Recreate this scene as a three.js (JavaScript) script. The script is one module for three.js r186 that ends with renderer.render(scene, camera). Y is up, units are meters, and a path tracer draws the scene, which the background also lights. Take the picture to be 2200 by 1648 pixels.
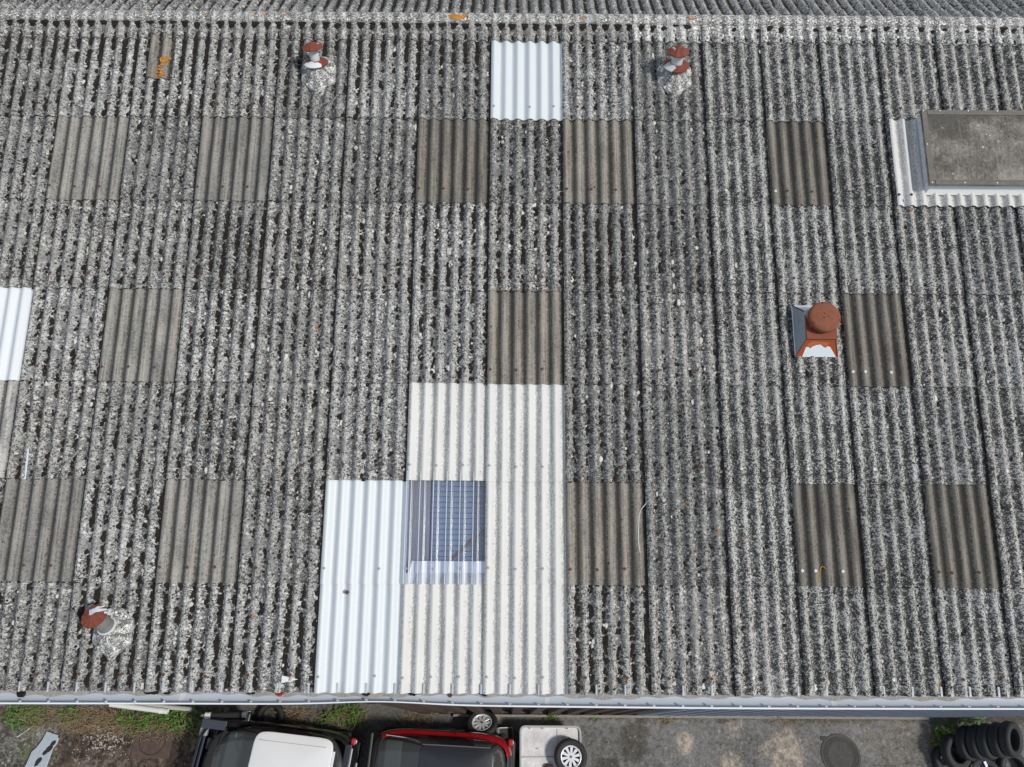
import * as THREE from 'three';
import { mergeGeometries, mergeVertices, toCreasedNormals } from 'three/addons/utils/BufferGeometryUtils.js';
import { RoundedBoxGeometry } from 'three/addons/geometries/RoundedBoxGeometry.js';

// ---------------------------------------------------------------- camera, sky, sun, exposure
const H = 6.8;                                   // eave height above the yard
const ALPHA = THREE.MathUtils.degToRad(15);      // roof pitch
const scene = new THREE.Scene();
const camera = new THREE.PerspectiveCamera(56.62, 1024 / 767, 0.1, 400);
camera.position.set(-0.7377, 9.783 + H, 0.4488);
camera.rotation.order = 'YXZ';
camera.rotation.set(THREE.MathUtils.degToRad(-63.844), THREE.MathUtils.degToRad(-0.2235), THREE.MathUtils.degToRad(0.594));
const SKY_W = 64, SKY_H = 32;
{
  const d = new Float32Array(SKY_W * SKY_H * 4);
  for (let j = 0; j < SKY_H; j++) for (let i = 0; i < SKY_W; i++) {
    const el = (j + 0.5) / SKY_H * 2 - 1, t = Math.pow(Math.max(0, el), 0.6), k = (j * SKY_W + i) * 4;
    d[k] = 0.46 - 0.12 * t; d[k + 1] = 0.50 - 0.10 * t; d[k + 2] = 0.56 - 0.06 * t; d[k + 3] = 1;
  }
  const t = new THREE.DataTexture(d, SKY_W, SKY_H, THREE.RGBAFormat, THREE.FloatType);
  t.mapping = THREE.EquirectangularReflectionMapping; t.magFilter = THREE.LinearFilter; t.needsUpdate = true;
  scene.background = t; scene.environment = t;
}
const sun = new THREE.DirectionalLight(0xfff9f1, 2.9);
sun.position.set(21, 32, 4.5); sun.target.position.set(0, 6, -3);
sun.castShadow = true; sun.shadow.radius = 16; sun.shadow.mapSize.set(4096, 4096);
Object.assign(sun.shadow.camera, { left: -16, right: 16, top: 14, bottom: -14, near: 1, far: 80 });
scene.add(sun, sun.target);
const renderer = new THREE.WebGLRenderer({ antialias: true });
renderer.setSize(1024, 767);
renderer.toneMapping = THREE.LinearToneMapping;
renderer.toneMappingExposure = 1.0;
renderer.shadowMap.enabled = true;

// ---------------------------------------------------------------- helpers
function rng(seed) { let s = seed >>> 0; return () => { s = (s + 0x6D2B79F5) | 0; let t = Math.imul(s ^ (s >>> 15), 1 | s); t = (t + Math.imul(t ^ (t >>> 7), 61 | t)) ^ t; return ((t ^ (t >>> 14)) >>> 0) / 4294967296; }; }
const lerp = (a, b, t) => a + (b - a) * t;
const sst = (a, b, x) => { const t = Math.min(1, Math.max(0, (x - a) / (b - a))); return t * t * (3 - 2 * t); };
const WP = 0.177, AMP = 0.0275, CREST = 0.27, ROW = 1.326, LAP = 0.14;   // corrugation pitch, amplitude, phase, sheet cover, overlap
const SA = Math.sin(ALPHA), CA = Math.cos(ALPHA);
const roofP = (x, u, n = 0) => new THREE.Vector3(x, H + u * SA + n * CA, -u * CA + n * SA);
const wave = w => AMP * Math.cos(2 * Math.PI * (w - CREST));
const taken = {};
function numbered(n) { if (!(n in taken)) { taken[n] = 0; return n; } taken[n]++; return n + '_' + String(taken[n]).padStart(3, '0'); }
function tag(o, label, category, group, kind) { Object.assign(o.userData, { label, category }); if (group) o.userData.group = group; if (kind) o.userData.kind = kind; return o; }
function thing(name, label, category, pos = [0, 0, 0], turn = 0, group) { const g = new THREE.Group(); g.name = numbered(name); g.position.set(...pos); g.rotation.y = turn; scene.add(g); return tag(g, label, category, group); }
function mesh(name, geo, mat, parent, label) { const m = new THREE.Mesh(geo, mat); m.name = parent ? name : numbered(name); m.castShadow = m.receiveShadow = true; if (label) m.userData.label = label; (parent || scene).add(m); return m; }
function M(color, rough = 0.8, extra = {}) { return new THREE.MeshPhysicalMaterial({ color: Array.isArray(color) ? new THREE.Color().setRGB(...color) : color, roughness: rough, ...extra }); }
function box(w, h, d, x = 0, y = 0, z = 0, r = 0) { const g = r ? new RoundedBoxGeometry(w, h, d, 2, r) : new THREE.BoxGeometry(w, h, d); g.translate(x, y, z); return g; }
function grid(nu, nv, f, closeU = false) {       // f(i/nu, j/nv) -> {p:[x,y,z], uv:[u,v]}
  const pos = [], uv = [], idx = [];
  for (let j = 0; j <= nv; j++) for (let i = 0; i <= nu; i++) { const r = f(i / nu, j / nv); pos.push(...r.p); uv.push(...(r.uv || [i / nu, j / nv])); }
  for (let j = 0; j < nv; j++) for (let i = 0; i < nu; i++) { const a = j * (nu + 1) + i, b = a + 1, c = a + nu + 1, d = c + 1; idx.push(a, c, b, b, c, d); }
  const g = new THREE.BufferGeometry(); g.setAttribute('position', new THREE.Float32BufferAttribute(pos, 3)); g.setAttribute('uv', new THREE.Float32BufferAttribute(uv, 2)); g.setIndex(idx); g.computeVertexNormals(); return g;
}
function tube(pts, r, seg = 24, rad = 6) { return new THREE.TubeGeometry(new THREE.CatmullRomCurve3(pts.map(p => new THREE.Vector3(...p))), seg, r, rad, false); }
function plan(g, s, cx = 0, cz = 0) { const p = g.attributes.position, u = new Float32Array(p.count * 2); for (let i = 0; i < p.count; i++) { u[2 * i] = (p.getX(i) - cx) / s + 0.5; u[2 * i + 1] = 0.5 - (p.getZ(i) - cz) / s; } g.setAttribute('uv', new THREE.BufferAttribute(u, 2)); return g; }

// ---------------------------------------------------------------- procedural textures
function field(W, Hh, nx, ny, seed) {            // tileable smooth value noise, 0..1
  const r = rng(seed), gq = new Float32Array(nx * ny); for (let i = 0; i < gq.length; i++) gq[i] = r();
  const o = new Float32Array(W * Hh), xi = new Int32Array(W), xf = new Float32Array(W);
  for (let x = 0; x < W; x++) { const f = x / W * nx, k = Math.floor(f), t = f - k; xi[x] = k; xf[x] = t * t * (3 - 2 * t); }
  for (let y = 0; y < Hh; y++) {
    const f = y / Hh * ny, k = Math.floor(f), t = f - k, ty = t * t * (3 - 2 * t), r0 = k * nx, r1 = ((k + 1) % ny) * nx;
    for (let x = 0; x < W; x++) { const a = xi[x], b = (a + 1) % nx, tx = xf[x]; const p = gq[r0 + a] + (gq[r0 + b] - gq[r0 + a]) * tx, q = gq[r1 + a] + (gq[r1 + b] - gq[r1 + a]) * tx; o[y * W + x] = p + (q - p) * ty; }
  }
  return o;
}
const s8 = v => { v = Math.min(1, Math.max(0, v)); return 255 * (v <= 0.0031308 ? v * 12.92 : 1.055 * Math.pow(v, 1 / 2.4) - 0.055); };
const LUT = new Uint8Array(4097); for (let i = 0; i <= 4096; i++) LUT[i] = Math.round(s8(i / 4096));
const toS = v => LUT[v <= 0 ? 0 : v >= 1 ? 4096 : (v * 4096) | 0];
function dataTex(px, W, Hh, srgb) { const t = new THREE.DataTexture(px, W, Hh, THREE.RGBAFormat); t.wrapS = t.wrapT = THREE.RepeatWrapping; t.magFilter = THREE.LinearFilter; t.minFilter = THREE.LinearMipmapLinearFilter; t.generateMipmaps = true; if (srgb) t.colorSpace = THREE.SRGBColorSpace; t.needsUpdate = true; return t; }
function maps(W, Hh, f) {                        // f(x,y,i,out) fills out = [r,g,b,height] (linear)
  const c = new Uint8Array(W * Hh * 4), b = new Uint8Array(W * Hh * 4), o = [0, 0, 0, 0];
  for (let y = 0, i = 0; y < Hh; y++) for (let x = 0; x < W; x++, i++) { f(x, y, i, o); const k = i * 4; c[k] = toS(o[0]); c[k + 1] = toS(o[1]); c[k + 2] = toS(o[2]); c[k + 3] = 255; const h = Math.min(255, Math.max(0, o[3] * 255)); b[k] = b[k + 1] = b[k + 2] = h; b[k + 3] = 255; }
  return { map: dataTex(c, W, Hh, true), bump: dataTex(b, W, Hh, false) };
}
function stamps(W, Hh, n, rMin, rMax, seed, where) { // soft-edged irregular discs, value 0..1 (ring-ness kept in the sign)
  const o = new Float32Array(W * Hh), r = rng(seed);
  for (let k = 0; k < n; k++) {
    const cx = r() * W, cy = r() * Hh; if (where && r() > where(cx / W, cy / Hh)) continue;
    const R = lerp(rMin, rMax, Math.pow(r(), 2.2)), a1 = r() * 6.3, a2 = r() * 6.3, e = 0.75 + r() * 0.5, ring = r() < 0.3;
    for (let y = Math.floor(cy - R * 1.5); y <= cy + R * 1.5; y++) for (let x = Math.floor(cx - R * 1.5); x <= cx + R * 1.5; x++) {
      const dx = (x - cx) * e, dy = (y - cy) / e, d = Math.hypot(dx, dy), th = Math.atan2(dy, dx), RR = R * (1 + 0.18 * Math.sin(3 * th + a1) + 0.12 * Math.sin(5 * th + a2));
      let v = sst(RR + 0.8, RR - 0.8, d); if (ring) v *= sst(RR * 0.45, RR * 0.7, d);
      if (v > 0) { const q = ((y + Hh) % Hh) * W + ((x + W) % W); if (v > o[q]) o[q] = v; }
    }
  }
  return o;
}
const TW = 24;                                   // waves across a big sheet texture
const TL = TW * WP;                              // metres down the sheet
// weathered, lichen-covered fibre cement (zone A: old mossy sheets; zone B: newer, finer lichen)
function lichenTex(seed, zone) {
  const S = 2048, f0 = field(S, S, 820, 820, seed), f1 = field(S, S, 390, 390, seed + 1), f2 = field(S, S, 176, 176, seed + 2), f3 = field(S, S, 40, 40, seed + 3), f4 = field(S, S, 9, 9, seed + 4), f5 = field(S, S, 220, 7, seed + 5);
  const wh = stamps(S, S, zone ? 1900 : 5200, 2.0, 9, seed + 7), bk = stamps(S, S, zone ? 1500 : 5200, 2, 8, seed + 8), col = stamps(S, S, zone ? 260 : 420, 9, 30, seed + 10), ye = stamps(S, S, 22, 3, 7, seed + 9);
  return maps(S, S, (x, y, i, o) => {
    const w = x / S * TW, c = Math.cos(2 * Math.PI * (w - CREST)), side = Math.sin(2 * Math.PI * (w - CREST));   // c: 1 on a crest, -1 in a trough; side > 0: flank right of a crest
    const v = 0.36 * f0[i] + 0.42 * f1[i] + 0.22 * f2[i];
    const patch = (f3[i] - 0.5) * 0.12 + (f4[i] - 0.5) * 0.11 + (f5[i] - 0.5) * 0.09, bare = sst(0.60, 0.76, 0.55 * f3[i] + 0.45 * f4[i]) * (zone ? 0.25 : 0.7), colony = col[i] * sst(.2, .6, f1[i]) * .55;
    let lo, hi, trough = 0;
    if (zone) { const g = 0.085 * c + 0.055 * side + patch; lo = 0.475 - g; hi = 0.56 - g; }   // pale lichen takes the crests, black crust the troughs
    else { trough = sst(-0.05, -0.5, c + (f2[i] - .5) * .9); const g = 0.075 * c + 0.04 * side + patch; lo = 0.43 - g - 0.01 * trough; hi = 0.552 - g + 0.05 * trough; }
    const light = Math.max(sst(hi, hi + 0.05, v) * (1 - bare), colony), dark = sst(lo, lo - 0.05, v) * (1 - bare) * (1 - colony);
    let r = (zone ? 0.215 : 0.195) + (f4[i] - 0.5) * 0.05 - trough * 0.035 + (f1[i] - .5) * .10 + (f0[i] - .5) * .06, g = r, b = r * (0.975 + 0.03 * trough);
    const wl = (zone ? 0.43 : 0.35) + 0.15 * f0[i]; r = lerp(r, wl, light); g = lerp(g, wl, light); b = lerp(b, wl * .97, light);
    const dl = zone ? 0.05 : 0.072; r = lerp(r, dl, dark); g = lerp(g, dl * .99, dark); b = lerp(b, dl * .95, dark);
    const W1 = wh[i] * (0.7 + 0.3 * f0[i]); r = lerp(r, 0.62, W1); g = lerp(g, 0.62, W1); b = lerp(b, 0.59, W1);
    const K = bk[i] * .9; r = lerp(r, 0.028, K); g = lerp(g, 0.027, K); b = lerp(b, 0.024, K);
    const Y = ye[i] * 0.6 * sst(0.35, 0.6, f1[i]); r = lerp(r, 0.50, Y); g = lerp(g, 0.24, Y); b = lerp(b, 0.05, Y);
    o[0] = r; o[1] = g; o[2] = b; o[3] = 0.45 + (v - 0.5) * 0.9 + 0.2 * W1 - 0.1 * K;
  });
}
const texA = lichenTex(11, 0), texB = lichenTex(71, 1);
// smooth sheets: fine grain with long streaks; tinted by the material colour
const texT = (() => {
  const S = 1024, f0 = field(S, S, 420, 420, 301), f1 = field(S, S, 130, 120, 302), f2 = field(S, S, 150, 5, 303), f3 = field(S, S, 14, 8, 304), ring = stamps(S, S, 70, 2.2, 5, 305), bk = stamps(S, S, 60, 1.2, 3.5, 306);
  return maps(S, S, (x, y, i, o) => {
    const w = x / S * 12, ph = (w - CREST) - Math.floor(w - CREST), band = Math.max(0, 1 - Math.abs(ph - 0.60) / 0.36), n = 0.36 * f1[i] + 0.28 * f0[i] + 0.36 * f2[i];
    let v = 0.82 + (f0[i] - 0.5) * 0.50 + (f1[i] - 0.5) * 0.42 + (f2[i] - 0.5) * 0.55 + (f3[i] - 0.5) * 0.30;
    v *= 1 - 0.76 * sst(0.72 - 0.64 * band, 0.92 - 0.54 * band, n);                      // grime grains with groove shade painted in, darkest by the troughs
    const ochre = sst(0.6, 0.85, f2[i]) * 0.05; const R = ring[i] * 0.55, K = bk[i];
    let r = v * (1 + ochre), g = v, b = v * (1 - ochre * 1.2);
    r = lerp(lerp(r, 1.4, R), 0.15, K); g = lerp(lerp(g, 1.42, R), 0.14, K); b = lerp(lerp(b, 1.4, R), 0.13, K);
    o[0] = r * 0.6; o[1] = g * 0.6; o[2] = b * 0.6; o[3] = 0.4 + (f1[i] - 0.5) * 0.5 + (f0[i] - 0.5) * 0.3;
  });
})();
// white sheets with grey grime caught in grain along the troughs
function whiteTex(seed, grime) {
  const S = 1024, N = 12, f0 = field(S, S, 440, 400, seed), f1 = field(S, S, 260, 130, seed + 1), f2 = field(S, S, 110, 4, seed + 2), f3 = field(S, S, 10, 7, seed + 3), st = stamps(S, S, 40, 1, 3, seed + 4);
  return maps(S, S, (x, y, i, o) => {
    const w = x / S * N, ph = (w - CREST) - Math.floor(w - CREST);           // 0 = crest, 0.5 = trough
    const band = Math.max(0, 1 - Math.abs(ph - 0.64) / 0.42);
    const n = 0.5 * f1[i] + 0.3 * f2[i] + 0.2 * f0[i];
    const d = grime * (sst(0.72 - 0.62 * band, 0.98 - 0.46 * band, n) * (0.5 + 0.5 * f0[i]) * 0.85 + (f3[i] - 0.5) * 0.10) + st[i] * 0.4 * grime;
    const wb = grime > .5 ? .63 : .70; o[0] = lerp(wb, 0.21, d); o[1] = lerp(wb, 0.212, d); o[2] = lerp(grime > 0.5 ? 0.62 : 0.70, 0.21, d); o[3] = 0.5 - d * 0.3 + (f0[i] - 0.5) * 0.1;
  });
}
const texW = whiteTex(401, 1), texN = whiteTex(451, 0.12);
function canvasTex(w, h, draw) { const c = document.createElement('canvas'); c.width = w; c.height = h; draw(c.getContext('2d'), w, h); const t = new THREE.CanvasTexture(c); t.colorSpace = THREE.SRGBColorSpace; return t; }
const grainTex = (() => { const S = 512, f0 = field(S, S, 250, 250, 501), f1 = field(S, S, 60, 60, 502), f2 = field(S, S, 12, 12, 503); return maps(S, S, (x, y, i, o) => { const v = 0.8 + (f0[i] - .5) * .18 + (f1[i] - .5) * .2 + (f2[i] - .5) * .2; o[0] = o[1] = o[2] = v * 0.85; o[3] = 0.5 + (f1[i] - .5) * .5 + (f0[i] - .5) * .4; }); })();

// ---------------------------------------------------------------- materials
const tone = v => new THREE.Color().setRGB(v[0], v[1], v[2]);
const lich = (tex, c, b = 0.004) => new THREE.MeshStandardMaterial({ map: tex.map, bumpMap: tex.bump, bumpScale: b, roughness: 0.95, color: tone(c) });
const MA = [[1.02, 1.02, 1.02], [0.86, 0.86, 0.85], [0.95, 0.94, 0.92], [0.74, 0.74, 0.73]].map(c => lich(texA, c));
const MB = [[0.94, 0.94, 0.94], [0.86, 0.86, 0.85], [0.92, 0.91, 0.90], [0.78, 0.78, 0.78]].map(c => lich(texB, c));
const tan = c => new THREE.MeshStandardMaterial({ map: texT.map, bumpMap: texT.bump, bumpScale: 0.002, roughness: 0.85, color: tone(c) });
const MT = { light: tan([0.51, 0.498, 0.46]), mid: tan([0.43, 0.422, 0.392]), brown: tan([0.47, 0.44, 0.385]), dark: tan([0.35, 0.33, 0.285]), pale: tan([0.8, 0.79, 0.76]) };
const MWhite = new THREE.MeshPhysicalMaterial({ map: texN.map, color: tone([0.90, 0.96, 0.99]), roughness: 0.5 });
const MDirty = new THREE.MeshPhysicalMaterial({ map: texW.map, bumpMap: texW.bump, bumpScale: 0.001, color: tone([1, 1, 0.985]), roughness: 0.6 });
const MClear = new THREE.MeshPhysicalMaterial({ color: tone([0.93, 0.95, 0.99]), transmission: .97, thickness: 0, roughness: 0.16, ior: 1.6 });
const MRust = M([0.31, 0.095, 0.045], 0.75, { map: grainTex.map, bumpMap: grainTex.bump, bumpScale: 0.002 });
const MRed = M([0.13, 0.045, 0.036], 0.85), MZinc = M([0.50, 0.55, 0.61], 0.55), MSteel = M([0.62, 0.63, 0.64], 0.35, { metalness: 0.8 });
const MPlastW = M([0.78, 0.79, 0.80], 0.5), MRubber = M([0.022, 0.022, 0.023], 0.75), MMoss = M([0.013, 0.0105, 0.008], 1), MFlake = M([0.56, 0.55, 0.51], 0.95), MOrange = M([0.48, 0.20, 0.03], 0.95);

// ---------------------------------------------------------------- ground and yard
{
  const S = 1024, f0 = field(S, S, 500, 500, 601), f1 = field(S, S, 120, 120, 602), f2 = field(S, S, 16, 16, 603);
  const t = maps(S, S, (x, y, i, o) => { const v = 0.115 * (1 + (f0[i] - .5) * 0.9 + (f1[i] - .5) * .5 + (f2[i] - .5) * .4); o[0] = v * 1.02; o[1] = v; o[2] = v * .96; o[3] = f0[i]; });
  t.map.repeat.set(80, 80); t.bump.repeat.set(80, 80);
  const g = new THREE.PlaneGeometry(240, 240); g.rotateX(-Math.PI / 2);
  const m = mesh('ground', g, new THREE.MeshStandardMaterial({ map: t.map, bumpMap: t.bump, bumpScale: 0.003, roughness: 0.95 })); m.userData.kind = 'structure';
}
const YX0 = -14, YX1 = 14, YZ0 = 0.0, YZ1 = 7;
{
  const W = 2048, Hh = 512, f0 = field(W, Hh, 1400, 350, 611), f1 = field(W, Hh, 420, 105, 612), f2 = field(W, Hh, 120, 30, 613), f3 = field(W, Hh, 40, 10, 614), f4 = field(W, Hh, 14, 4, 615);
  const sp = stamps(W, Hh, 2600, 0.8, 2.2, 616), dk = stamps(W, Hh, 900, 1, 5, 617);
  const blob = (X, Z, cx, cz, rx, rz, n, edge) => { const d = Math.hypot((X - cx) / rx, (Z - cz) / rz) + (n - 0.5) * edge; return sst(1.05, 0.75, d); };
  const t = maps(W, Hh, (x, y, i, o) => {
    const X = lerp(YX0, YX1, x / W), Z = lerp(YZ0, YZ1, y / Hh), n = 0.5 * f2[i] + 0.3 * f1[i] + 0.2 * f3[i];
    const gl = X < -6 ? 1.6 : 1, gr = 1 + (f0[i] - .5) * 0.85 * gl + (f1[i] - .5) * .5 * gl + (f3[i] - .5) * .35 + (f4[i] - .5) * .15;
    let r = 0.152 * gr, g = 0.149 * gr, b = 0.143 * gr;
    const mix = (k, R, G, B) => { r = lerp(r, R * gr, k); g = lerp(g, G * gr, k); b = lerp(b, B * gr, k); };
    // pale sandy deposits, an oil stain, a dark brown strip by the wall
    const sand = Math.max(blob(X, Z, 2.95, 0.62, .22, .3, n, 1.1), blob(X, Z, 5.0, 0.95, .5, .62, n, 1.5), blob(X, Z, 3.85, 1.05, .26, .42, n, 1.6) * .8, blob(X, Z, 4.0, .3, .12, .22, n, 1.2) * .6, blob(X, Z, 6.15, .86, .16, .2, n, 1.4), blob(X, Z, 2.2, 1.5, .5, .3, n, 1.6));
    mix(sand * 0.75 * (0.5 + f1[i]), 0.34, 0.29, 0.235);
    mix(Math.max(blob(X, Z, 1.87, .56, .32, .44, n, .5), blob(X, Z, 1.3, 1.05, .28, .2, n, .6)) * .75, 0.062, 0.056, 0.047);
    mix(sst(.26, .12, Z + (n - .5) * .25) * sst(0.5, 1.5, X) * .8, 0.075, 0.058, 0.04);
    mix(blob(X, Z, 7.6, .8, .9, .7, n, 1.6) * .5, 0.17, 0.15, 0.118);
    { const cr = Math.abs(X - (4.12 + .06 * Math.sin(Z * 5) + .03 * Math.sin(Z * 17))); mix(sst(.014, .006, cr) * sst(1.6, .9, Z) * .7 * (.4 + f1[i]), .32, .30, .27); const c2 = Math.abs(Z - (1.02 + .05 * Math.sin(X * 2.3) + .02 * Math.sin(X * 9))); mix(sst(.012, .005, c2) * sst(6.4, 6.9, X) * .6, .05, .045, .04); }
    // left: brown earth and old concrete
    const earth = sst(-6.2, -7.1, X + (n - .5) * 1.6) * sst(1.9, 1.4, Z); mix(earth, 0.088, 0.062, 0.048);
    mix(earth * sst(.54, .66, n) * .7, 0.16, 0.13, 0.11); mix(earth * sst(.42, .34, n) * .7, .04, .03, .022);
    const slab = sst(-10.05, -10.25, X + (n - .5) * 1.1 + (Z - .5) * .25) * sst(.25, .4, Z); mix(slab, 0.15, 0.15, 0.125); mix(slab * sst(.56, .62, f1[i] * .6 + f2[i] * .4) * .8, 0.035, 0.028, 0.02); mix(slab * blob(X, Z, -10.6, .85, .3, .2, n, 1) * .5, .1, .12, .055);
    const darkZone = sst(-6.9, -6.2, X) * sst(0.1, -0.8, X) * sst(.75, .5, Z + (n - .5) * .3); mix(darkZone * .6, 0.055, 0.05, 0.042);  // darker ground around the cars and towards the wall
    const K = dk[i] * .55 * (X < -6 ? 1 : .35), L = sp[i] * (X < -6.5 ? .6 : .35); r = lerp(lerp(r, .035, K), .5, L); g = lerp(lerp(g, .03, K), .48, L); b = lerp(lerp(b, .025, K), .45, L);
    o[0] = r; o[1] = g; o[2] = b; o[3] = .5 + (f0[i] - .5) * .6 + (f1[i] - .5) * .3;
  });
  const g = grid(1, 1, (u, v) => ({ p: [lerp(YX0, YX1, u), 0.006, lerp(YZ0, YZ1, v)], uv: [u, v] }));
  const m = mesh('yard_paving', g, new THREE.MeshStandardMaterial({ map: t.map, bumpMap: t.bump, bumpScale: 0.006, roughness: 0.93 })); m.userData.kind = 'structure';
}

// ---------------------------------------------------------------- the warehouse: walls and corrugated roof
const ware = thing('warehouse', 'long low warehouse under a patchwork roof of lichen-grey, brown and white corrugated sheets', 'building');
const X0 = -60 * WP, X1 = 52 * WP, URIDGE = 9.62, RIDGE_Y = H + URIDGE * SA, RIDGE_Z = -URIDGE * CA;
const LIFT = 0.018, EDGE = 0.016;
const topN = (wl, dTop) => 0.002 + LIFT * (dTop + LAP) / (ROW + LAP) + EDGE * sst(0.95, 0.05, wl);   // height of a sheet's skin above the roof plane, waves aside
function sheetGeo({ waves, len, uo = 0, vo = 0, span = TW, spanL = TL, over = 0.24, thick = 0.0065, lift = LIFT, seg = 12, nv = 10, prof = wave, wob = 0, seed = 1, taper = null }) {
  const nu = Math.round((waves + over) * seg), r = rng(seed), ph = [r() * 6, r() * 6, r() * 6];
  const h = (w, z) => { let y = prof(w, z); const t = z / len; y += 0.002 + lift * t + EDGE * sst(0.95, 0.05, w); if (wob) y += wob * (Math.sin(w * 2.1 + z * 3 + ph[0]) + Math.sin(w * 5.3 - z * 7 + ph[1]) * .6); return y; };
  const top = grid(nu, nv, (u, v) => { const w = u * (waves + over), zl = v * len + (v === 1 ? wob * 2.5 * Math.sin(w * 3.7 + ph[2]) : 0); return { p: [w * WP, h(w, v * len), zl], uv: [(w + uo) / span, (v * len + vo) / spanL] }; });
  const bot = grid(nu, 1, (u, v) => { const w = (1 - u) * (waves + over); return { p: [w * WP, h(w, v * len) - thick, v * len], uv: [(w + uo) / span, (v * len + vo) / spanL] }; });
  const endg = grid(nu, 1, (u, v) => { const w = u * (waves + over); return { p: [w * WP, h(w, len) - v * thick, len + wob * 2.5 * Math.sin(w * 3.7 + ph[2]) * (1 - v)], uv: [(w + uo) / span, (len + vo + v * thick) / spanL] }; });
  const sideg = s => grid(nv, 1, (u, v) => { const w = s ? waves + over : 0, z = (s ? 1 - u : u) * len; return { p: [w * WP, h(w, z) - v * thick, z], uv: [(w + uo) / span + v * thick, (z + vo) / spanL] }; });
  return mergeGeometries([top, bot, endg, sideg(0), sideg(1)]);
}
const LEN = ROW + LAP;
const geoOld = {}, geoSmooth = {};
function oldGeo(waves, k) { const key = waves + '_' + k; return geoOld[key] || (geoOld[key] = sheetGeo({ waves, len: LEN, uo: [0, 6, 12, 18, 3, 9, 15, 21][k % 8], vo: (k * 0.731) % TL, wob: 0.0012, seed: 40 + k })); }
function smoothGeo(waves, k) { const key = waves + '_' + k; return geoSmooth[key] || (geoSmooth[key] = sheetGeo({ waves, len: LEN, uo: [0, 6, 3, 9][k % 4], vo: (k * 0.611) % 2.1, span: 12, spanL: 12 * WP, seed: 80 + k })); }
// columns: [left boundary in waves, waves]
const COLS = []; for (let w = -60; w < 12; w += 6) COLS.push([w, 6]); for (let w = 12; w < 52; w += 5) COLS.push([w, 5]);
// the sheets that differ from the lichen-covered ones: 'left boundary, row from the ridge'
const SPECIAL = {
  '-6,0': 'white', '-42,1': 'light', '-30,1': 'mid', '-12,1': 'dark', '0,1': 'brown', '17,1': 'dark', '-48,3': 'white', '-36,3': 'light', '-6,3': 'brown', '22,3': 'dark', '-48,4': 'pale',
  '-12,4': 'dirty', '-6,4': 'dirty', '-42,5': 'mid', '-30,5': 'light', '-18,5': 'white', '-12,5': 'clear', '-6,5': 'dirty', '0,5': 'brown', '17,5': 'dark', '27,5': 'dark', '-18,6': 'white', '-12,6': 'dirty', '-6,6': 'dirty',
};
const SPEC_LABEL = { white: 'clean white corrugated sheet', dirty: 'white corrugated sheet streaked with grey grime', light: 'smooth beige-grey corrugated sheet', mid: 'smooth grey corrugated sheet', brown: 'smooth brownish corrugated sheet', dark: 'smooth dark brown corrugated sheet', pale: 'smooth pale grey corrugated sheet', clear: 'clear plastic corrugated sheet showing the inside' };
const washer = (() => { const a = box(0.034, 0.004, 0.034, 0, 0.002, 0); a.rotateY(Math.PI / 4); const b = new THREE.CylinderGeometry(0.008, 0.009, 0.010, 6); b.translate(0, 0.008, 0); return mergeGeometries([a, b]); })();
const roundWasher = (() => { const a = new THREE.CylinderGeometry(0.015, 0.018, 0.006, 12); a.translate(0, 0.003, 0); const b = new THREE.CylinderGeometry(0.008, 0.008, 0.010, 6); b.translate(0, 0.009, 0); return mergeGeometries([a, b]); })();
const MScrewW = M([0.66, 0.70, 0.72], 0.5), MScrewG = M([0.42, 0.42, 0.42], 0.5, { metalness: 0.3 });
const R1 = rng(2024);
const sheetInfo = [];
const foldGlintGeo = box(0.009, 0.004, LEN - .012, 0, 0, LEN / 2), MFoldGlint = new THREE.MeshPhysicalMaterial({ color: tone([.85, .88, .92]), transmission: .45, thickness: 0, roughness: .5 });  // pale strips that paint reflection lines along the bends of the clear sheet
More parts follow.
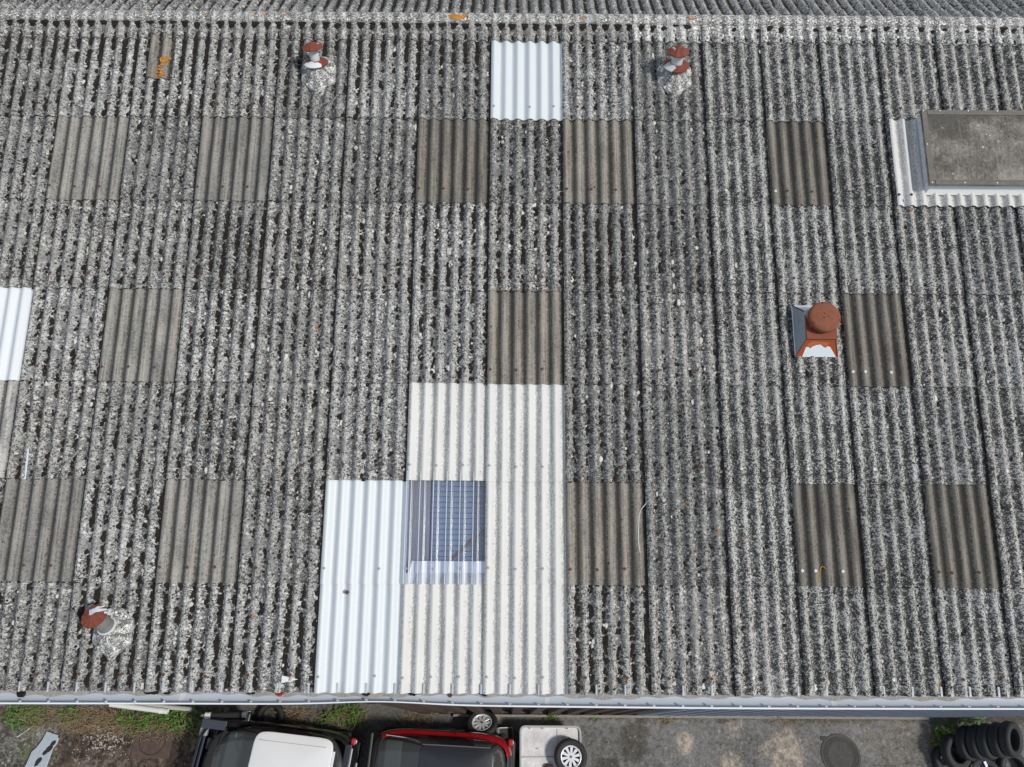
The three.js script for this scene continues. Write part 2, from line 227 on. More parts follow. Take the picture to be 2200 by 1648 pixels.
COLS.forEach(([w0, waves], ci) => {
  for (let row = 0; row < 7; row++) {
    const kind = SPECIAL[w0 + ',' + row], zoneB = w0 >= 12, k = Math.floor(R1() * 8);
    let geo, mat;
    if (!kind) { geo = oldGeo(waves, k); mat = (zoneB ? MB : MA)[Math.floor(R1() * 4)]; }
    else if (kind === 'clear') { geo = sheetGeo({ waves, len: LEN, span: 12, spanL: 2, thick: 0.0015, seg: 48, nv: 4, prof: w => { const p = ((w - CREST) % 1 + 1) % 1, d = Math.min(p, 1 - p); return AMP * (1 - 2 * sst(0.17, 0.235, d)); } }); mat = MClear; }
    else { geo = smoothGeo(waves, k); mat = kind === 'white' ? MWhite : kind === 'dirty' ? MDirty : MT[kind]; }
    const uTop = (7 - row) * ROW + LAP, m = mesh('roof_sheet', geo, mat, ware, kind ? SPEC_LABEL[kind] : undefined);
    m.position.copy(roofP(w0 * WP + (R1() - .5) * 0.006, uTop + (row === 6 ? -0.0 : (R1() - .5) * 0.016), (R1() - .5) * 0.002));
    m.rotation.x = ALPHA; m.rotation.z = (R1() - .5) * 0.001;
    if (kind === 'clear') for (let q = 0; q <= 11; q++) { const wq = Math.floor(q / 2) + CREST + (q % 2 ? .172 : -.172); if (wq < .03) continue; const f = mesh('fold_glint', foldGlintGeo, MFoldGlint, m, 'painted highlight line along a bend of the clear sheet'); f.position.set(wq * WP, 0, 0); f.scale.y = 1; f.position.y = AMP + EDGE * sst(.95, .05, wq) + .0045; f.rotation.x = Math.atan(LIFT / LEN) * -1; }
    sheetInfo.push({ w0, waves, row, kind, zoneB });
    // screws on the crests above the lower edge
    const crests = kind === 'white' ? (row === 0 ? [0, 3, 5] : [0, 4]) : kind === 'dirty' || kind === 'clear' ? [0, 2, 4] : kind ? (waves === 6 ? [0, 2, 4] : [0, 1, 3]) : (waves === 6 ? [1, 4] : [1]);
    const grey = kind === 'white' || kind === 'dirty' || kind === 'clear';
    for (const c of crests) {
      const z = LEN - 0.20 + (R1() - .5) * 0.02, wl = c + CREST, s = mesh('screw', grey ? roundWasher : washer, grey ? MScrewG : (zoneB && R1() < 0.4) ? MScrewW : MRed, m);
      s.position.set(wl * WP, AMP + 0.0025 + LIFT * z / LEN + EDGE * sst(.95, .05, wl), z); s.rotation.y = (R1() - .5) * .5;
    }
  }
});
// the far slope, two rows
const farQ = new THREE.Quaternion().setFromRotationMatrix(new THREE.Matrix4().makeBasis(new THREE.Vector3(-1, 0, 0), new THREE.Vector3(0, CA, -SA), new THREE.Vector3(0, -SA, -CA)));
const farP = (x, d, n = 0) => new THREE.Vector3(x, RIDGE_Y - d * SA + n * CA, RIDGE_Z - d * CA - n * SA);
COLS.forEach(([w0, waves]) => {
  for (let row = 0; row < 2; row++) {
    const k = Math.floor(R1() * 8), m = mesh('roof_sheet', oldGeo(waves, k), (w0 >= 12 ? MB : MA)[Math.floor(R1() * 4)], ware);
    m.position.copy(farP((w0 + waves) * WP, 0.20 + row * ROW)); m.quaternion.copy(farQ);
  }
});
// ridge: corrugated wings that flatten towards the ridge, and a rounded ridge strip
const wingProf = (w, z) => { const A = sst(0.08, 0.19, z); return 0.006 + A * wave(w) + (1 - A) * AMP * 0.75; };
const wingGeo = {}; const getWing = (waves, k) => wingGeo[waves + '_' + k] || (wingGeo[waves + '_' + k] = sheetGeo({ waves, len: 0.37, uo: [0, 6, 12, 18][k], vo: k * 0.93, prof: wingProf, nv: 14, lift: 0.006, wob: 0.0012, seed: 7 + k }));
const MRidge = lich(texA, [1.4, 1.4, 1.38]);
const MRidgeR = lich(texA, [1.55, 1.55, 1.53]);
const stripGeo = {}; function getStrip(waves, k) {
  return stripGeo[waves + '_' + k] || (stripGeo[waves + '_' + k] = (() => {
    const pr = [[0.105, -0.045], [0.100, 0.0], [0.085, 0.020], [0.045, 0.032], [0, 0.036], [-0.045, 0.032], [-0.085, 0.020], [-0.100, 0.0], [-0.105, -0.045]], len = waves * WP - 0.005;
    const g = grid(8, pr.length - 1, (u, v) => { const q = pr[Math.round(v * (pr.length - 1))]; return { p: [u * len, q[1] + 0.002 * Math.sin(u * 9 + k), q[0]], uv: [(u * waves + k * 6) / TW, (v * 0.35 + k) / TL] }; });
    const ends = [0, 1].map(s => { const sh = new THREE.Shape(pr.map(q => new THREE.Vector2(q[0], q[1]))); const e = new THREE.ShapeGeometry(sh); e.rotateY(-Math.PI / 2); e.translate(s * len, 0, 0); return e; });
    return mergeGeometries([g, ...ends]);
  })());
}
const ridgeCap = [];
COLS.forEach(([w0, waves], ci) => {
  const k = Math.floor(R1() * 4), cap = mesh('ridge_cap', getStrip(waves, k), w0 >= 6 ? MRidgeR : MRidge, ware);
  cap.position.set(w0 * WP, RIDGE_Y + 0.036, RIDGE_Z); ridgeCap.push(cap);
  const wn = mesh('wing', getWing(waves, k), w0 >= 6 ? MRidgeR : MA[2], cap);
  wn.position.copy(roofP(w0 * WP, URIDGE, 0.010)).sub(cap.position); wn.rotation.x = ALPHA;
  const wf = mesh('wing', getWing(waves, (k + 1) % 4), MA[0], cap);
  wf.position.copy(farP((w0 + waves) * WP, 0, 0.010)).sub(cap.position); wf.quaternion.copy(farQ);
});
// walls
const MBrown = M([0.10, 0.062, 0.045], 0.7, { map: grainTex.map }), MBlue = M([0.13, 0.19, 0.29], 0.4), MPlinth = M([0.55, 0.52, 0.45], 0.95, { map: grainTex.map, bumpMap: grainTex.bump, bumpScale: 0.01 }), MInner = M([0.3, 0.3, 0.29], 0.95);
const WALLZ = 0.02, MRibLit = M([0.46, 0.52, 0.58], .4);  // pale tint painting the sky-lit sides of the blue ribs
{
  const panel = (x0, x1, n, mat, zf) => {        // trapezoid-ribbed cladding, one panel each
    const pw = (x1 - x0) / n, h = H - 0.17, g = new THREE.ExtrudeGeometry(new THREE.Shape([[0, -0.04], [0, 0], [pw * .10, 0], [pw * .16, 0.08], [pw * .58, 0.08], [pw * .64, 0], [pw - .004, 0], [pw - .004, -0.04]].map(p => new THREE.Vector2(p[0], -p[1]))), { depth: h, bevelEnabled: false });
    g.rotateX(-Math.PI / 2);
    for (let i = 0; i < n; i++) { const m = mesh('cladding_panel', g, mat, ware); m.position.set(x0 + i * pw, 0, zf); if (mat === MBlue) mesh('rib_lit_strip', box(pw * .17, h - .02, .006, pw * .50, h / 2, .084), MRibLit, m); }
  };
  panel(X0, -2.6, 21, MBrown, WALLZ - 0.19); panel(-2.6, 1.9, 12, MBrown, WALLZ - 0.005); panel(1.9, X1 - 0.2, 19, MBlue, WALLZ);
  mesh('plinth', box(X1 - 2.6 + 3.4, 0.10, 0.05, (X1 + 2.6 - 3.4 - 2.6) / 2 + 0.2, 0.05, WALLZ + 0.10, 0.012), MPlinth, ware);
  const back = RIDGE_Z - 2.6;
  mesh('gable_wall', box(0.12, H + 0.0, -back - 0.08, X0 + 0.3, H / 2 - .06, back / 2 - .04), MBrown, ware); mesh('gable_wall', box(0.12, H, -back - 0.08, X1 - 0.3, H / 2 - .06, back / 2 - .04), MBrown, ware);
  const tri = new THREE.Shape([[0.05, H - .05], [RIDGE_Z, RIDGE_Y - 0.1], [back, RIDGE_Y - .1 - 2.5 * Math.tan(ALPHA)], [back, H - .05]].map(p => new THREE.Vector2(-p[0], p[1])));
  for (const x of [X0 + 0.24, X1 - 0.36]) { const e = new THREE.ExtrudeGeometry(tri, { depth: 0.12, bevelEnabled: false }); e.rotateY(Math.PI / 2); e.translate(x, 0, 0); mesh('gable_top', e, MBrown, ware); }
  mesh('rear_wall', box(X1 - X0 - .9, RIDGE_Y - 0.8, 0.12, (X0 + X1) / 2, (RIDGE_Y - .8) / 2, back), MBrown, ware);
}
// what shows through the clear sheet
{
  const cx0 = -12 * WP, u0 = ROW;
  const put = (m, x, u, n) => { m.position.copy(roofP(x, u, n)); m.rotation.x = ALPHA; return m; };
  const g1 = box(0.40, 0.05, 1.7, 0, 0, 0); put(mesh('ceiling_board', g1, M([0.38, 0.38, 0.42], 0.9, { map: grainTex.map }), ware, 'grey board seen under the clear sheet'), cx0 + 0.11, u0 + 0.62, -0.20);
  const slat = box(1.0, 0.05, 0.069, 0, 0, 0, 0.012), ms = M([0.19, 0.25, 0.35], 0.6);
  for (let i = 0; i < 22; i++) put(mesh('ceiling_slat', slat, ms, ware), cx0 + 0.82, u0 - 0.06 + i * 0.072, -0.24);
  const bar = mesh('brace', new THREE.BoxGeometry(0.024, 0.024, 0.60), M([.16, .07, .06], .8), ware, 'rusty diagonal rod under the clear sheet'); bar.position.copy(roofP(cx0 + 0.84, u0 + 0.50, -0.17)); bar.rotation.order = 'XYZ'; bar.rotation.set(ALPHA, -0.82, 0);
  const fl = grid(60, 1, (u, v) => { const w = lerp(v < .5 ? .62 : .30, 6.1, u); return { p: [w * WP, (v < .5 ? wave(w) : wave(w)) - 0.008, lerp(-0.29, 0.03, v)] }; });
  put(mesh('flashing', fl, M([0.74, 0.75, 0.77], 0.5), ware, 'white strip with a cut corner under the clear sheet'), cx0, u0, 0.004);
}
// small brown patch sheet near the top left
{
  const m = mesh('patch_sheet', sheetGeo({ waves: 2, len: 0.70, over: 0.0, span: 12, spanL: 12 * WP, uo: 2, vo: .3 }), MT.brown, ware, 'short narrow brown sheet with orange lichen'); m.position.copy(roofP(-35.0 * WP, 9.27, 0.017)); m.rotation.x = ALPHA;
}

// ---------------------------------------------------------------- moss and lichen on the roof
const mossDensity = (() => {
  const t = { 0: { '-60': .8, '-54': .8, '-48': .9, '-42': .9, '-36': .9, '-30': .45, '-24': .5, '-18': .75, '-12': .45, 0: .45, 6: .25 }, 1: { '-60': .4, '-54': .4, '-48': .4, '-36': .32, '-24': .3, '-18': .45, '-6': .5, 6: .25 }, 2: { '-60': .5, '-54': .5, '-48': .45, '-42': .5, '-36': .5, '-30': .8, '-24': .6, '-18': .5, '-12': .75, '-6': .8, 0: .8, 6: .45 }, 3: { '-60': .5, '-54': .5, '-42': .5, '-30': .7, '-24': .4, '-18': .25, '-12': .5, 0: .45, 6: .2 }, 4: { '-60': .4, '-54': .4, '-42': .5, '-36': .5, '-30': .5, '-24': .4, '-18': .3, 0: .5, 6: .2 }, 5: { '-60': .4, '-54': .5, '-48': .5, '-36': .7, '-24': .4, 6: .25 }, 6: { '-60': .4, '-54': .4, '-48': .4, '-42': .25, '-36': .9, '-30': .8, '-24': .8, 0: .8, 6: .25 } };
  return (w0, row) => (t[row] && t[row][w0] !== undefined) ? t[row][w0] : (w0 >= 12 ? 0.07 : 0.3);
})();
{
  const rm = rng(77), moss = [], flakes = [], orange = [], m4 = new THREE.Matrix4(), q = new THREE.Quaternion(), qx = new THREE.Quaternion().setFromAxisAngle(new THREE.Vector3(1, 0, 0), ALPHA), qy = new THREE.Quaternion();
  const surf = w => wave(w) + 0.013;
  const add = (list, p, rx, ry, rz, far) => { qy.setFromAxisAngle(new THREE.Vector3(0, 1, 0), (rm() - .5) * 0.9); q.copy(far ? farQ : qx).multiply(qy); list.push(new THREE.Matrix4().compose(p, q, new THREE.Vector3(rx, ry, rz))); };
  const surfAt = (s, w, u) => wave(w) + topN(w - s.w0, (7 - s.row) * ROW - u);
  for (const s of sheetInfo) {
    if (s.kind === 'clear' || s.kind === 'white' || s.kind === 'dirty') continue;
    const d = s.kind ? 0 : mossDensity(s.w0, s.row), uTop = (7 - s.row) * ROW, uBot = uTop - ROW;
    // beads of moss and dirt along the joint to the next sheet
    for (let u = uBot + .01; u < uTop; u += 0.030) if (rm() < (s.zoneB ? .72 : .8)) { const w = s.w0 + s.waves - .03 - rm() * .07, q = .007 + .009 * rm() * (s.zoneB ? .8 : 1.5); add(moss, roofP(w * WP, u, wave(w) + topN(s.waves, uTop - u) + .001), q, q * .7, .02 + .02 * rm()); }
    // and dark lumps painting the gap shade under the edge of the sheet above
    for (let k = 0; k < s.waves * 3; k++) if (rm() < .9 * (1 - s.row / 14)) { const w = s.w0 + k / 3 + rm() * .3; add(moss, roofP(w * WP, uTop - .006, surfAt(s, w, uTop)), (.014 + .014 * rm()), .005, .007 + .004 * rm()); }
    for (let k = 0; k < s.waves; k++) {
      const wv = s.w0 + k + 0.77, heavy = d * (0.4 + 1.2 * rm()), n = Math.round(heavy * 29);
      for (let i = 0; i < n; i++) {
        const t = rm(), uu = s.row === 0 && d > 0.4 ? uTop - ROW * Math.pow(t, 1.6) : uTop - ROW * t;
        const cluster = 1 + Math.floor(rm() * 2.6 * (0.5 + d));
        for (let c = 0; c < cluster; c++) {
          const q = (0.014 + 0.021 * rm() * rm()) * (0.85 + 0.4 * d), w = wv + (rm() - .5) * 0.34, u2 = uu - c * q * 1.7;
          if (u2 < uBot + 0.01 || u2 < 0.03) continue;
          add(moss, roofP(w * WP, u2, surfAt(s, w, u2) + .003), q * (0.85 + .4 * rm()), q * (0.4 + .25 * rm()), q * (0.85 + .5 * rm()));
        }
        if (s.row === 0 && s.w0 <= -12 && t < 0.45) { const w = wv + (rm() - .5) * .1; add(moss, roofP(w * WP, uu, surfAt(s, w, uu) + .004), 0.046, 0.016, 0.055); }
      }
      const small = s.kind ? 1 : s.zoneB ? 6 : 14; for (let i = 0; i < small; i++) { const w = s.w0 + k + rm(), q = .006 + .010 * rm() * rm(), u = uBot + .02 + rm() * (ROW - .03); add(moss, roofP(w * WP, u, surfAt(s, w, u)), q, q * .5, q); }
      const nf = Math.round((s.kind ? .8 : s.zoneB ? 2.0 : 6.5) * rm() * (0.6 + d));
      for (let i = 0; i < nf; i++) { const w = wv + (rm() - .5) * 0.4, q = 0.007 + 0.028 * Math.pow(rm(), 4), u = uTop - ROW * rm() * .97 - .01; add(flakes, roofP(w * WP, u, surfAt(s, w, u) + 0.001), q, 0.003, q * (1 + .6 * rm())); }
    }
  }
  // moss packed between the corrugation ends under the ridge strip, and on the far slope
  for (let wv = -60; wv < 52; wv++) {
    const X = wv * WP, near = wv < 8 ? 1 : 0.22;
    for (let i = 0; i < 16; i++) if (rm() < near) { const w = wv + 0.77 + (rm() - .5) * 0.18, u = 9.27 + 0.27 * rm(); const z = URIDGE - u; add(moss, roofP(w * WP, u, wingProf(w, z) + 0.010 + 0.004), 0.020 + .012 * rm() + .035 * sst(9.36, 9.5, u), 0.012, 0.03 + .02 * rm()); }
    const far = wv > -22 && wv < 18 ? 1 : 0.35;
    for (let i = 0; i < 44; i++) if (rm() < far) { const w = wv + 0.23 + (rm() - .5) * 0.2, dd = 0.15 + 1.3 * rm(); add(moss, farP(w * WP, dd, (dd < .37 ? wingProf(0.77, dd) + .012 : wave(0.77) + 0.008)), 0.024 + .02 * rm(), 0.014, 0.04 + .03 * rm(), true); }
  }
  for (const [x, u] of [[-1.81, 4.19], [-1.60, 4.17], [-1.60, 5.72], [-1.63, 5.89], [-3.03, 7.48], [-5.94, 1.74], [-5.86, 1.62], [-5.51, 1.45], [-6.06, 1.36], [0.32, 0.59], [0.49, 0.82], [-3.83, 4.32], [-7.30, 5.04], [-6.58, 3.20], [1.59, 5.14], [-4.83, 1.08], [-0.88, 7.63]]) for (let i = 0; i < 4; i++) { const xx = x + (rm() - .5) * .05, w = xx / WP, q = .010 + .014 * rm(); add(flakes, roofP(xx, u + (rm() - .5) * .09, surf(w) + .008), q, .004, q * 1.6); }
  // orange lichen at the places the roof shows it
  const O = [[-1.66, 9.66, .10], [-1.54, 9.64, .11], [-1.6, 9.66, .10], [-4.66, 9.67, .03], [-4.53, 9.66, .04], [-4.2, 9.65, .03], [-.6, 9.66, .03], [.05, 9.66, .03], [.3, 9.66, .04], [1.98, 9.6, .05], [1.94, 9.6, .04], [5.3, 9.5, .03], [4.1, 9.45, .02], [-6.3, 9.62, .03], [-5.4, 9.62, .03],
    [-6.00, 8.74, .07], [-5.95, 8.84, .08], [-5.98, 8.66, .07], [-6.03, 8.60, .06], [-5.92, 8.92, .06], [-6.04, 8.7, .06],
    [-6.75, 8.1, .03], [-5.95, 7.55, .015], [-3.45, 4.78, .03], [-3.44, 4.74, .025], [-3.45, 4.3, .018], [-3.9, 4.3, .018], [-4.85, 3.5, .018], [-4.05, 2.1, .016], [1.6, 2.4, .03], [1.98, 2.0, .03], [2.3, 1.93, .028], [1.65, 1.75, .02], [1.45, 4.1, .018], [1.6, 3.6, .018], [-4.0, .92, .026], [-.02, .62, .024], [-6.7, .1, .03], [-6.95, .12, .03], [-6.35, .12, .035], [-6.2, .1, .035], [-6.25, .18, .03], [-6.0, .15, .025], [3.35, .1, .032], [1.85, .2, .03], [.75, .2, .026], [.55, .12, .022], [.6, .2, .03], [5.5, .25, .024], [4.7, .1, .035], [4.72, .16, .03], [4.4, .1, .03], [4.92, 7.1, .02], [4.9, 8.7, .02], [5.3, 8.3, .02], [5.0, 6.55, .024], [2.2, 1.0, .02], [6.0, 4.7, .018], [3.0, 5.3, .015]];
  for (const [x, u, r] of O) { const w = x / WP; for (let i = 0; i < 8; i++) { const dx = (rm() - .5) * r * 1.3, du = (rm() - .5) * r * 1.3, ww = (x + dx) / WP; const nrm = u > 9.5 ? (u - .005 > URIDGE ? 0 : 0) : surf(ww) + (u > 8.5 && u < 9.0 && x < -5.8 ? 0.024 : 0); let p; if (u > 9.5) p = new THREE.Vector3(x + dx, RIDGE_Y + 0.072, RIDGE_Z + 0.02 + du * .5); else p = roofP(x + dx, u + du, nrm + .001); add(orange, p, r * (.16 + .26 * rm()), 0.003, r * (.16 + .26 * rm())); } }
  const lump = (() => { const g = mergeVertices(new THREE.IcosahedronGeometry(1, 1).deleteAttribute('uv').deleteAttribute('normal')), p = g.attributes.position, r = rng(5); for (let i = 0; i < p.count; i++) { const s = 0.8 + 0.4 * r(); p.setXYZ(i, p.getX(i) * s, p.getY(i) * s, p.getZ(i) * s); } g.computeVertexNormals(); return g; })();
  const inst = (name, list, mat, label, cat, vary) => { const im = new THREE.InstancedMesh(lump, mat, list.length); im.name = name; const rc = rng(9), c = new THREE.Color(); list.forEach((m, i) => { im.setMatrixAt(i, m); const v = vary[0] + vary[1] * rc(); im.setColorAt(i, c.setRGB(v * (1 + (name === 'moss' ? .3 : .03) * rc()), v * (1 + (name === 'moss' ? .1 : .02) * rc()), v)); }); im.castShadow = im.receiveShadow = true; scene.add(im); tag(im, label, cat, null, 'stuff'); console.log(name, list.length); };
  inst('moss', moss, MMoss, 'black-brown moss cushions in the roof troughs, plus dark lumps painting shade along the laps', 'moss', [0.5, 1.0]);
  inst('white_lichen', flakes, MFlake, 'small white lichen flakes scattered over the roof sheets', 'lichen', [0.8, 0.4]);
  inst('orange_lichen', orange, MOrange, 'orange lichen spots scattered over the roof', 'lichen', [0.7, 0.5]);
}

// ---------------------------------------------------------------- gutter
const lipZ = x => 0.138 - 0.034 * Math.exp(-Math.pow((x + 2.35) / 0.75, 2)) + 0.008 * Math.sin(x * 0.55 + 0.4);
{
  const gut = thing('rain_gutter', 'grey metal rain gutter with white front lip along the roof edge', 'gutter', [0, H, 0]);
  const xa = X0 + .1, xb = X1 - .1, NU = 160;
  const strip = (pr, uvk) => grid(NU, pr.length - 1, (u, v) => { const x = lerp(xa, xb, u), q = pr[Math.round(v * (pr.length - 1))]; return { p: [x, q[1], q[0] * (lipZ(x) / 0.138)], uv: [x / 1.2, v * uvk] }; });
  mesh('channel', strip([[-0.055, -0.035], [-0.055, -0.10], [-0.03, -0.13], [0.03, -0.142], [0.085, -0.135], [0.125, -0.105], [0.134, -0.06], [0.136, -0.05]], 0.25), MZinc, gut);
  mesh('front_lip', strip([[0.136, -0.052], [0.131, -0.040], [0.138, -0.030], [0.150, -0.032], [0.155, -0.045], [0.148, -0.06]], 0.05), M([0.80, 0.82, 0.84], 0.45), gut);
  const fn = rng(33); const dirtG = grid(420, 6, (u, v) => { const x = lerp(xa, xb, u), e = 0.034 + 0.022 * Math.sin(x * 3.1) * Math.sin(x * 1.3 + 1) + 0.012 * Math.sin(x * 17); return { p: [x, -0.118 + 0.006 * Math.sin(x * 41 + v * 5) * (1 - v) - 0.016 * v * v, lerp(-0.05, Math.max(0.012, e), v)], uv: [x * .8, v * .1] }; });
  const md = M([0.50, 0.49, 0.47], 0.98, { map: grainTex.map, bumpMap: grainTex.bump, bumpScale: 0.01 }); mesh('silt', dirtG, md, gut, 'grey silt lying in the gutter');
  const strap = mergeGeometries([box(0.024, 0.004, 0.12, 0, 0, 0), box(0.010, 0.003, 0.05, 0, 0.0035, -.02)]), clip = box(0.030, 0.012, 0.034, 0, 0, 0, 0.003), ms = M([0.46, 0.51, 0.55], 0.5);
  for (let i = 0; i < 52; i++) {
    const x = -6.885 + (i - 9) * 0.3627; if (x < xa + .1 || x > xb - .1) continue;
    const s = mesh('bracket', strap, ms, gut), n = wave(x / WP) + 0.022, p = roofP(x, 0.055, Math.max(n, 0.02)); s.position.set(x, p.y - H, p.z); s.rotation.x = ALPHA;
    const c = mesh('clip', clip, ms, s); c.position.set(0, -0.05, lipZ(x) - p.z + .01); c.rotation.x = -ALPHA;
  }
  const jt = [-9.5, -4.93, -.28, 3.37, 8.2]; for (const x of jt) { const j = mesh('joint_sleeve', grid(1, 7, (u, v) => { const pr = [[-0.057, -0.033], [-0.057, -0.10], [-0.03, -0.127], [0.03, -0.139], [0.085, -0.132], [0.122, -0.104], [0.131, -0.06], [0.134, -0.04]][Math.round(v * 7)]; return { p: [x + u * .07, pr[1], pr[0] * lipZ(x) / .138] }; }), M([0.6, 0.64, 0.67], 0.5), gut); }
  const outlet = new THREE.CylinderGeometry(0.045, 0.045, 0.06, 20, 1, true); mesh('outlet', outlet, M([0.02, 0.02, 0.02], .9, { side: THREE.DoubleSide }), gut).position.set(-6.93, -0.11, 0.03);
  const hole = new THREE.CylinderGeometry(0.043, 0.043, 0.004, 20); mesh('outlet_hole', hole, M([0.008, 0.008, 0.008], 1), gut).position.set(-6.93, -0.094, 0.03);
}

// ---------------------------------------------------------------- roof vents
const capTex = (seed, draw) => canvasTex(256, 256, (c, w, h) => { const r = rng(seed); c.fillStyle = '#7a3d2c'; c.fillRect(0, 0, w, h); for (let i = 0; i < 1500; i++) { const v = r(); c.fillStyle = v < .45 ? `rgba(104,44,30,${.45 * r()})` : v < .8 ? `rgba(150,84,62,${.45 * r()})` : `rgba(62,30,24,${.5 * r()})`; const s = 2 + 12 * r() * r(); c.fillRect(w * r(), h * r(), s, s); } draw(c, r); });
const poly = (c, col, pts) => { c.fillStyle = col; c.beginPath(); pts.forEach((p, i) => i ? c.lineTo(...p) : c.moveTo(...p)); c.closePath(); c.fill(); };
function facetedCap(R, h, n, jitter = 0) { const pos = [], r = rng(3); for (let i = 0; i < n; i++) { const a = i / n * 6.2832, b = (i + 1) / n * 6.2832; const A = [R * Math.cos(a), 0, R * Math.sin(a)], B = [R * Math.cos(b), 0, R * Math.sin(b)], T = [0, h, 0], m = [(A[0] + B[0]) / 2 * .98, -0.004 - jitter * r(), (A[2] + B[2]) / 2 * .98]; pos.push(...T, ...m, ...A, ...T, ...B, ...m); const d = -0.014; const A2 = [A[0], A[1] + d, A[2]], B2 = [B[0], B[1] + d, B[2]], m2 = [m[0], m[1] + d, m[2]]; pos.push(...A, ...m, ...A2, ...m, ...m2, ...A2, ...m, ...B, ...m2, ...B, ...B2, ...m2); pos.push(0, h - .02, 0, ...A2, ...m2, 0, h - .02, 0, ...m2, ...B2); } const g = new THREE.BufferGeometry(); g.setAttribute('position', new THREE.Float32BufferAttribute(pos, 3)); g.computeVertexNormals(); return plan(g, R * 2.05); }
function apronGeo(outline, rTop, hTop, sx = 1) {                  // hexagonal foot rising to a round spigot (roof frame: y = normal, z = downslope)
  const N = 36, oAt = a => { let best = 1e9; for (let i = 0; i < outline.length; i++) { const p = outline[i], q = outline[(i + 1) % outline.length], dx = Math.cos(a), dz = Math.sin(a), ex = q[0] - p[0], ez = q[1] - p[1], den = dx * ez - dz * ex; if (Math.abs(den) < 1e-9) continue; const t = (p[0] * ez - p[1] * ex) / den, s = (p[0] * dz - p[1] * dx) / den; if (t > 0 && s >= -1e-6 && s <= 1 + 1e-6) best = Math.min(best, t); } return best; };
  const rings = [[0, 1, -0.03], [0, 1, 0.034], [0.12, 1, 0.05], [0.6, 1, 0.075], [0.88, 1, 0.13], [1, 1, hTop], [1.02, .6, hTop + .004]];
  return grid(N, rings.length - 1, (u, v) => { const a = -u * 6.28318, k = Math.round(v * (rings.length - 1)), q = rings[k], R = q[0] > 1 ? 0.004 : lerp(oAt(a), rTop, q[0]); return { p: [Math.cos(a) * R * sx, q[2], Math.sin(a) * R], uv: [u * 8 / TW, (v * .6) / TL] }; });
}
const HEX = [[0, 0.34], [0.25, 0.13], [0.25, -0.16], [0.09, -0.30], [-0.09, -0.30], [-0.25, -0.16], [-0.25, 0.13]];
const MApron = lich(texA, [1.65, 1.65, 1.63], .002);
function smallVent(label, x, u, lean, o) {
  const p = roofP(x, u, 0.0), v = thing('roof_vent', label, 'vent', [p.x, p.y, p.z], 0, 'small mushroom vents on the roof');
  const ap = mesh('apron', apronGeo(HEX, o.pr + (o.collar ? 0.06 : 0.03), o.ah), MApron, v); ap.rotation.x = ALPHA;
  const L = (m, y) => { m.position.set(0, y, 0).applyEuler(new THREE.Euler(lean[0], 0, lean[1])); m.rotation.set(lean[0], o.spin || 0, lean[1]); return m; };
  L(mesh('pipe', new THREE.CylinderGeometry(o.pr, o.pr, o.h - .06, 28), o.pipe, v), .06 + (o.h - .06) / 2);
  if (o.collar) { const c = new THREE.LatheGeometry([[o.pr + .012, 0.05], [o.pr + .03, 0.038], [o.cr, 0.012], [o.cr + .003, 0.0], [o.cr, -0.012], [o.pr, -0.004]].map(q => new THREE.Vector2(...q)), 36); plan(c, o.cr * 2.05); L(mesh('collar', c, o.collar, v), o.cy); }
  if (o.ring) L(mesh('base_ring', new THREE.TorusGeometry(o.pr + .008, .014, 10, 36).rotateX(Math.PI / 2), o.ring, v), o.ry);
  const cap = L(mesh('cap', facetedCap(o.R, o.ch, o.n, 0.004), o.cap, v), o.h);
  return v;
}
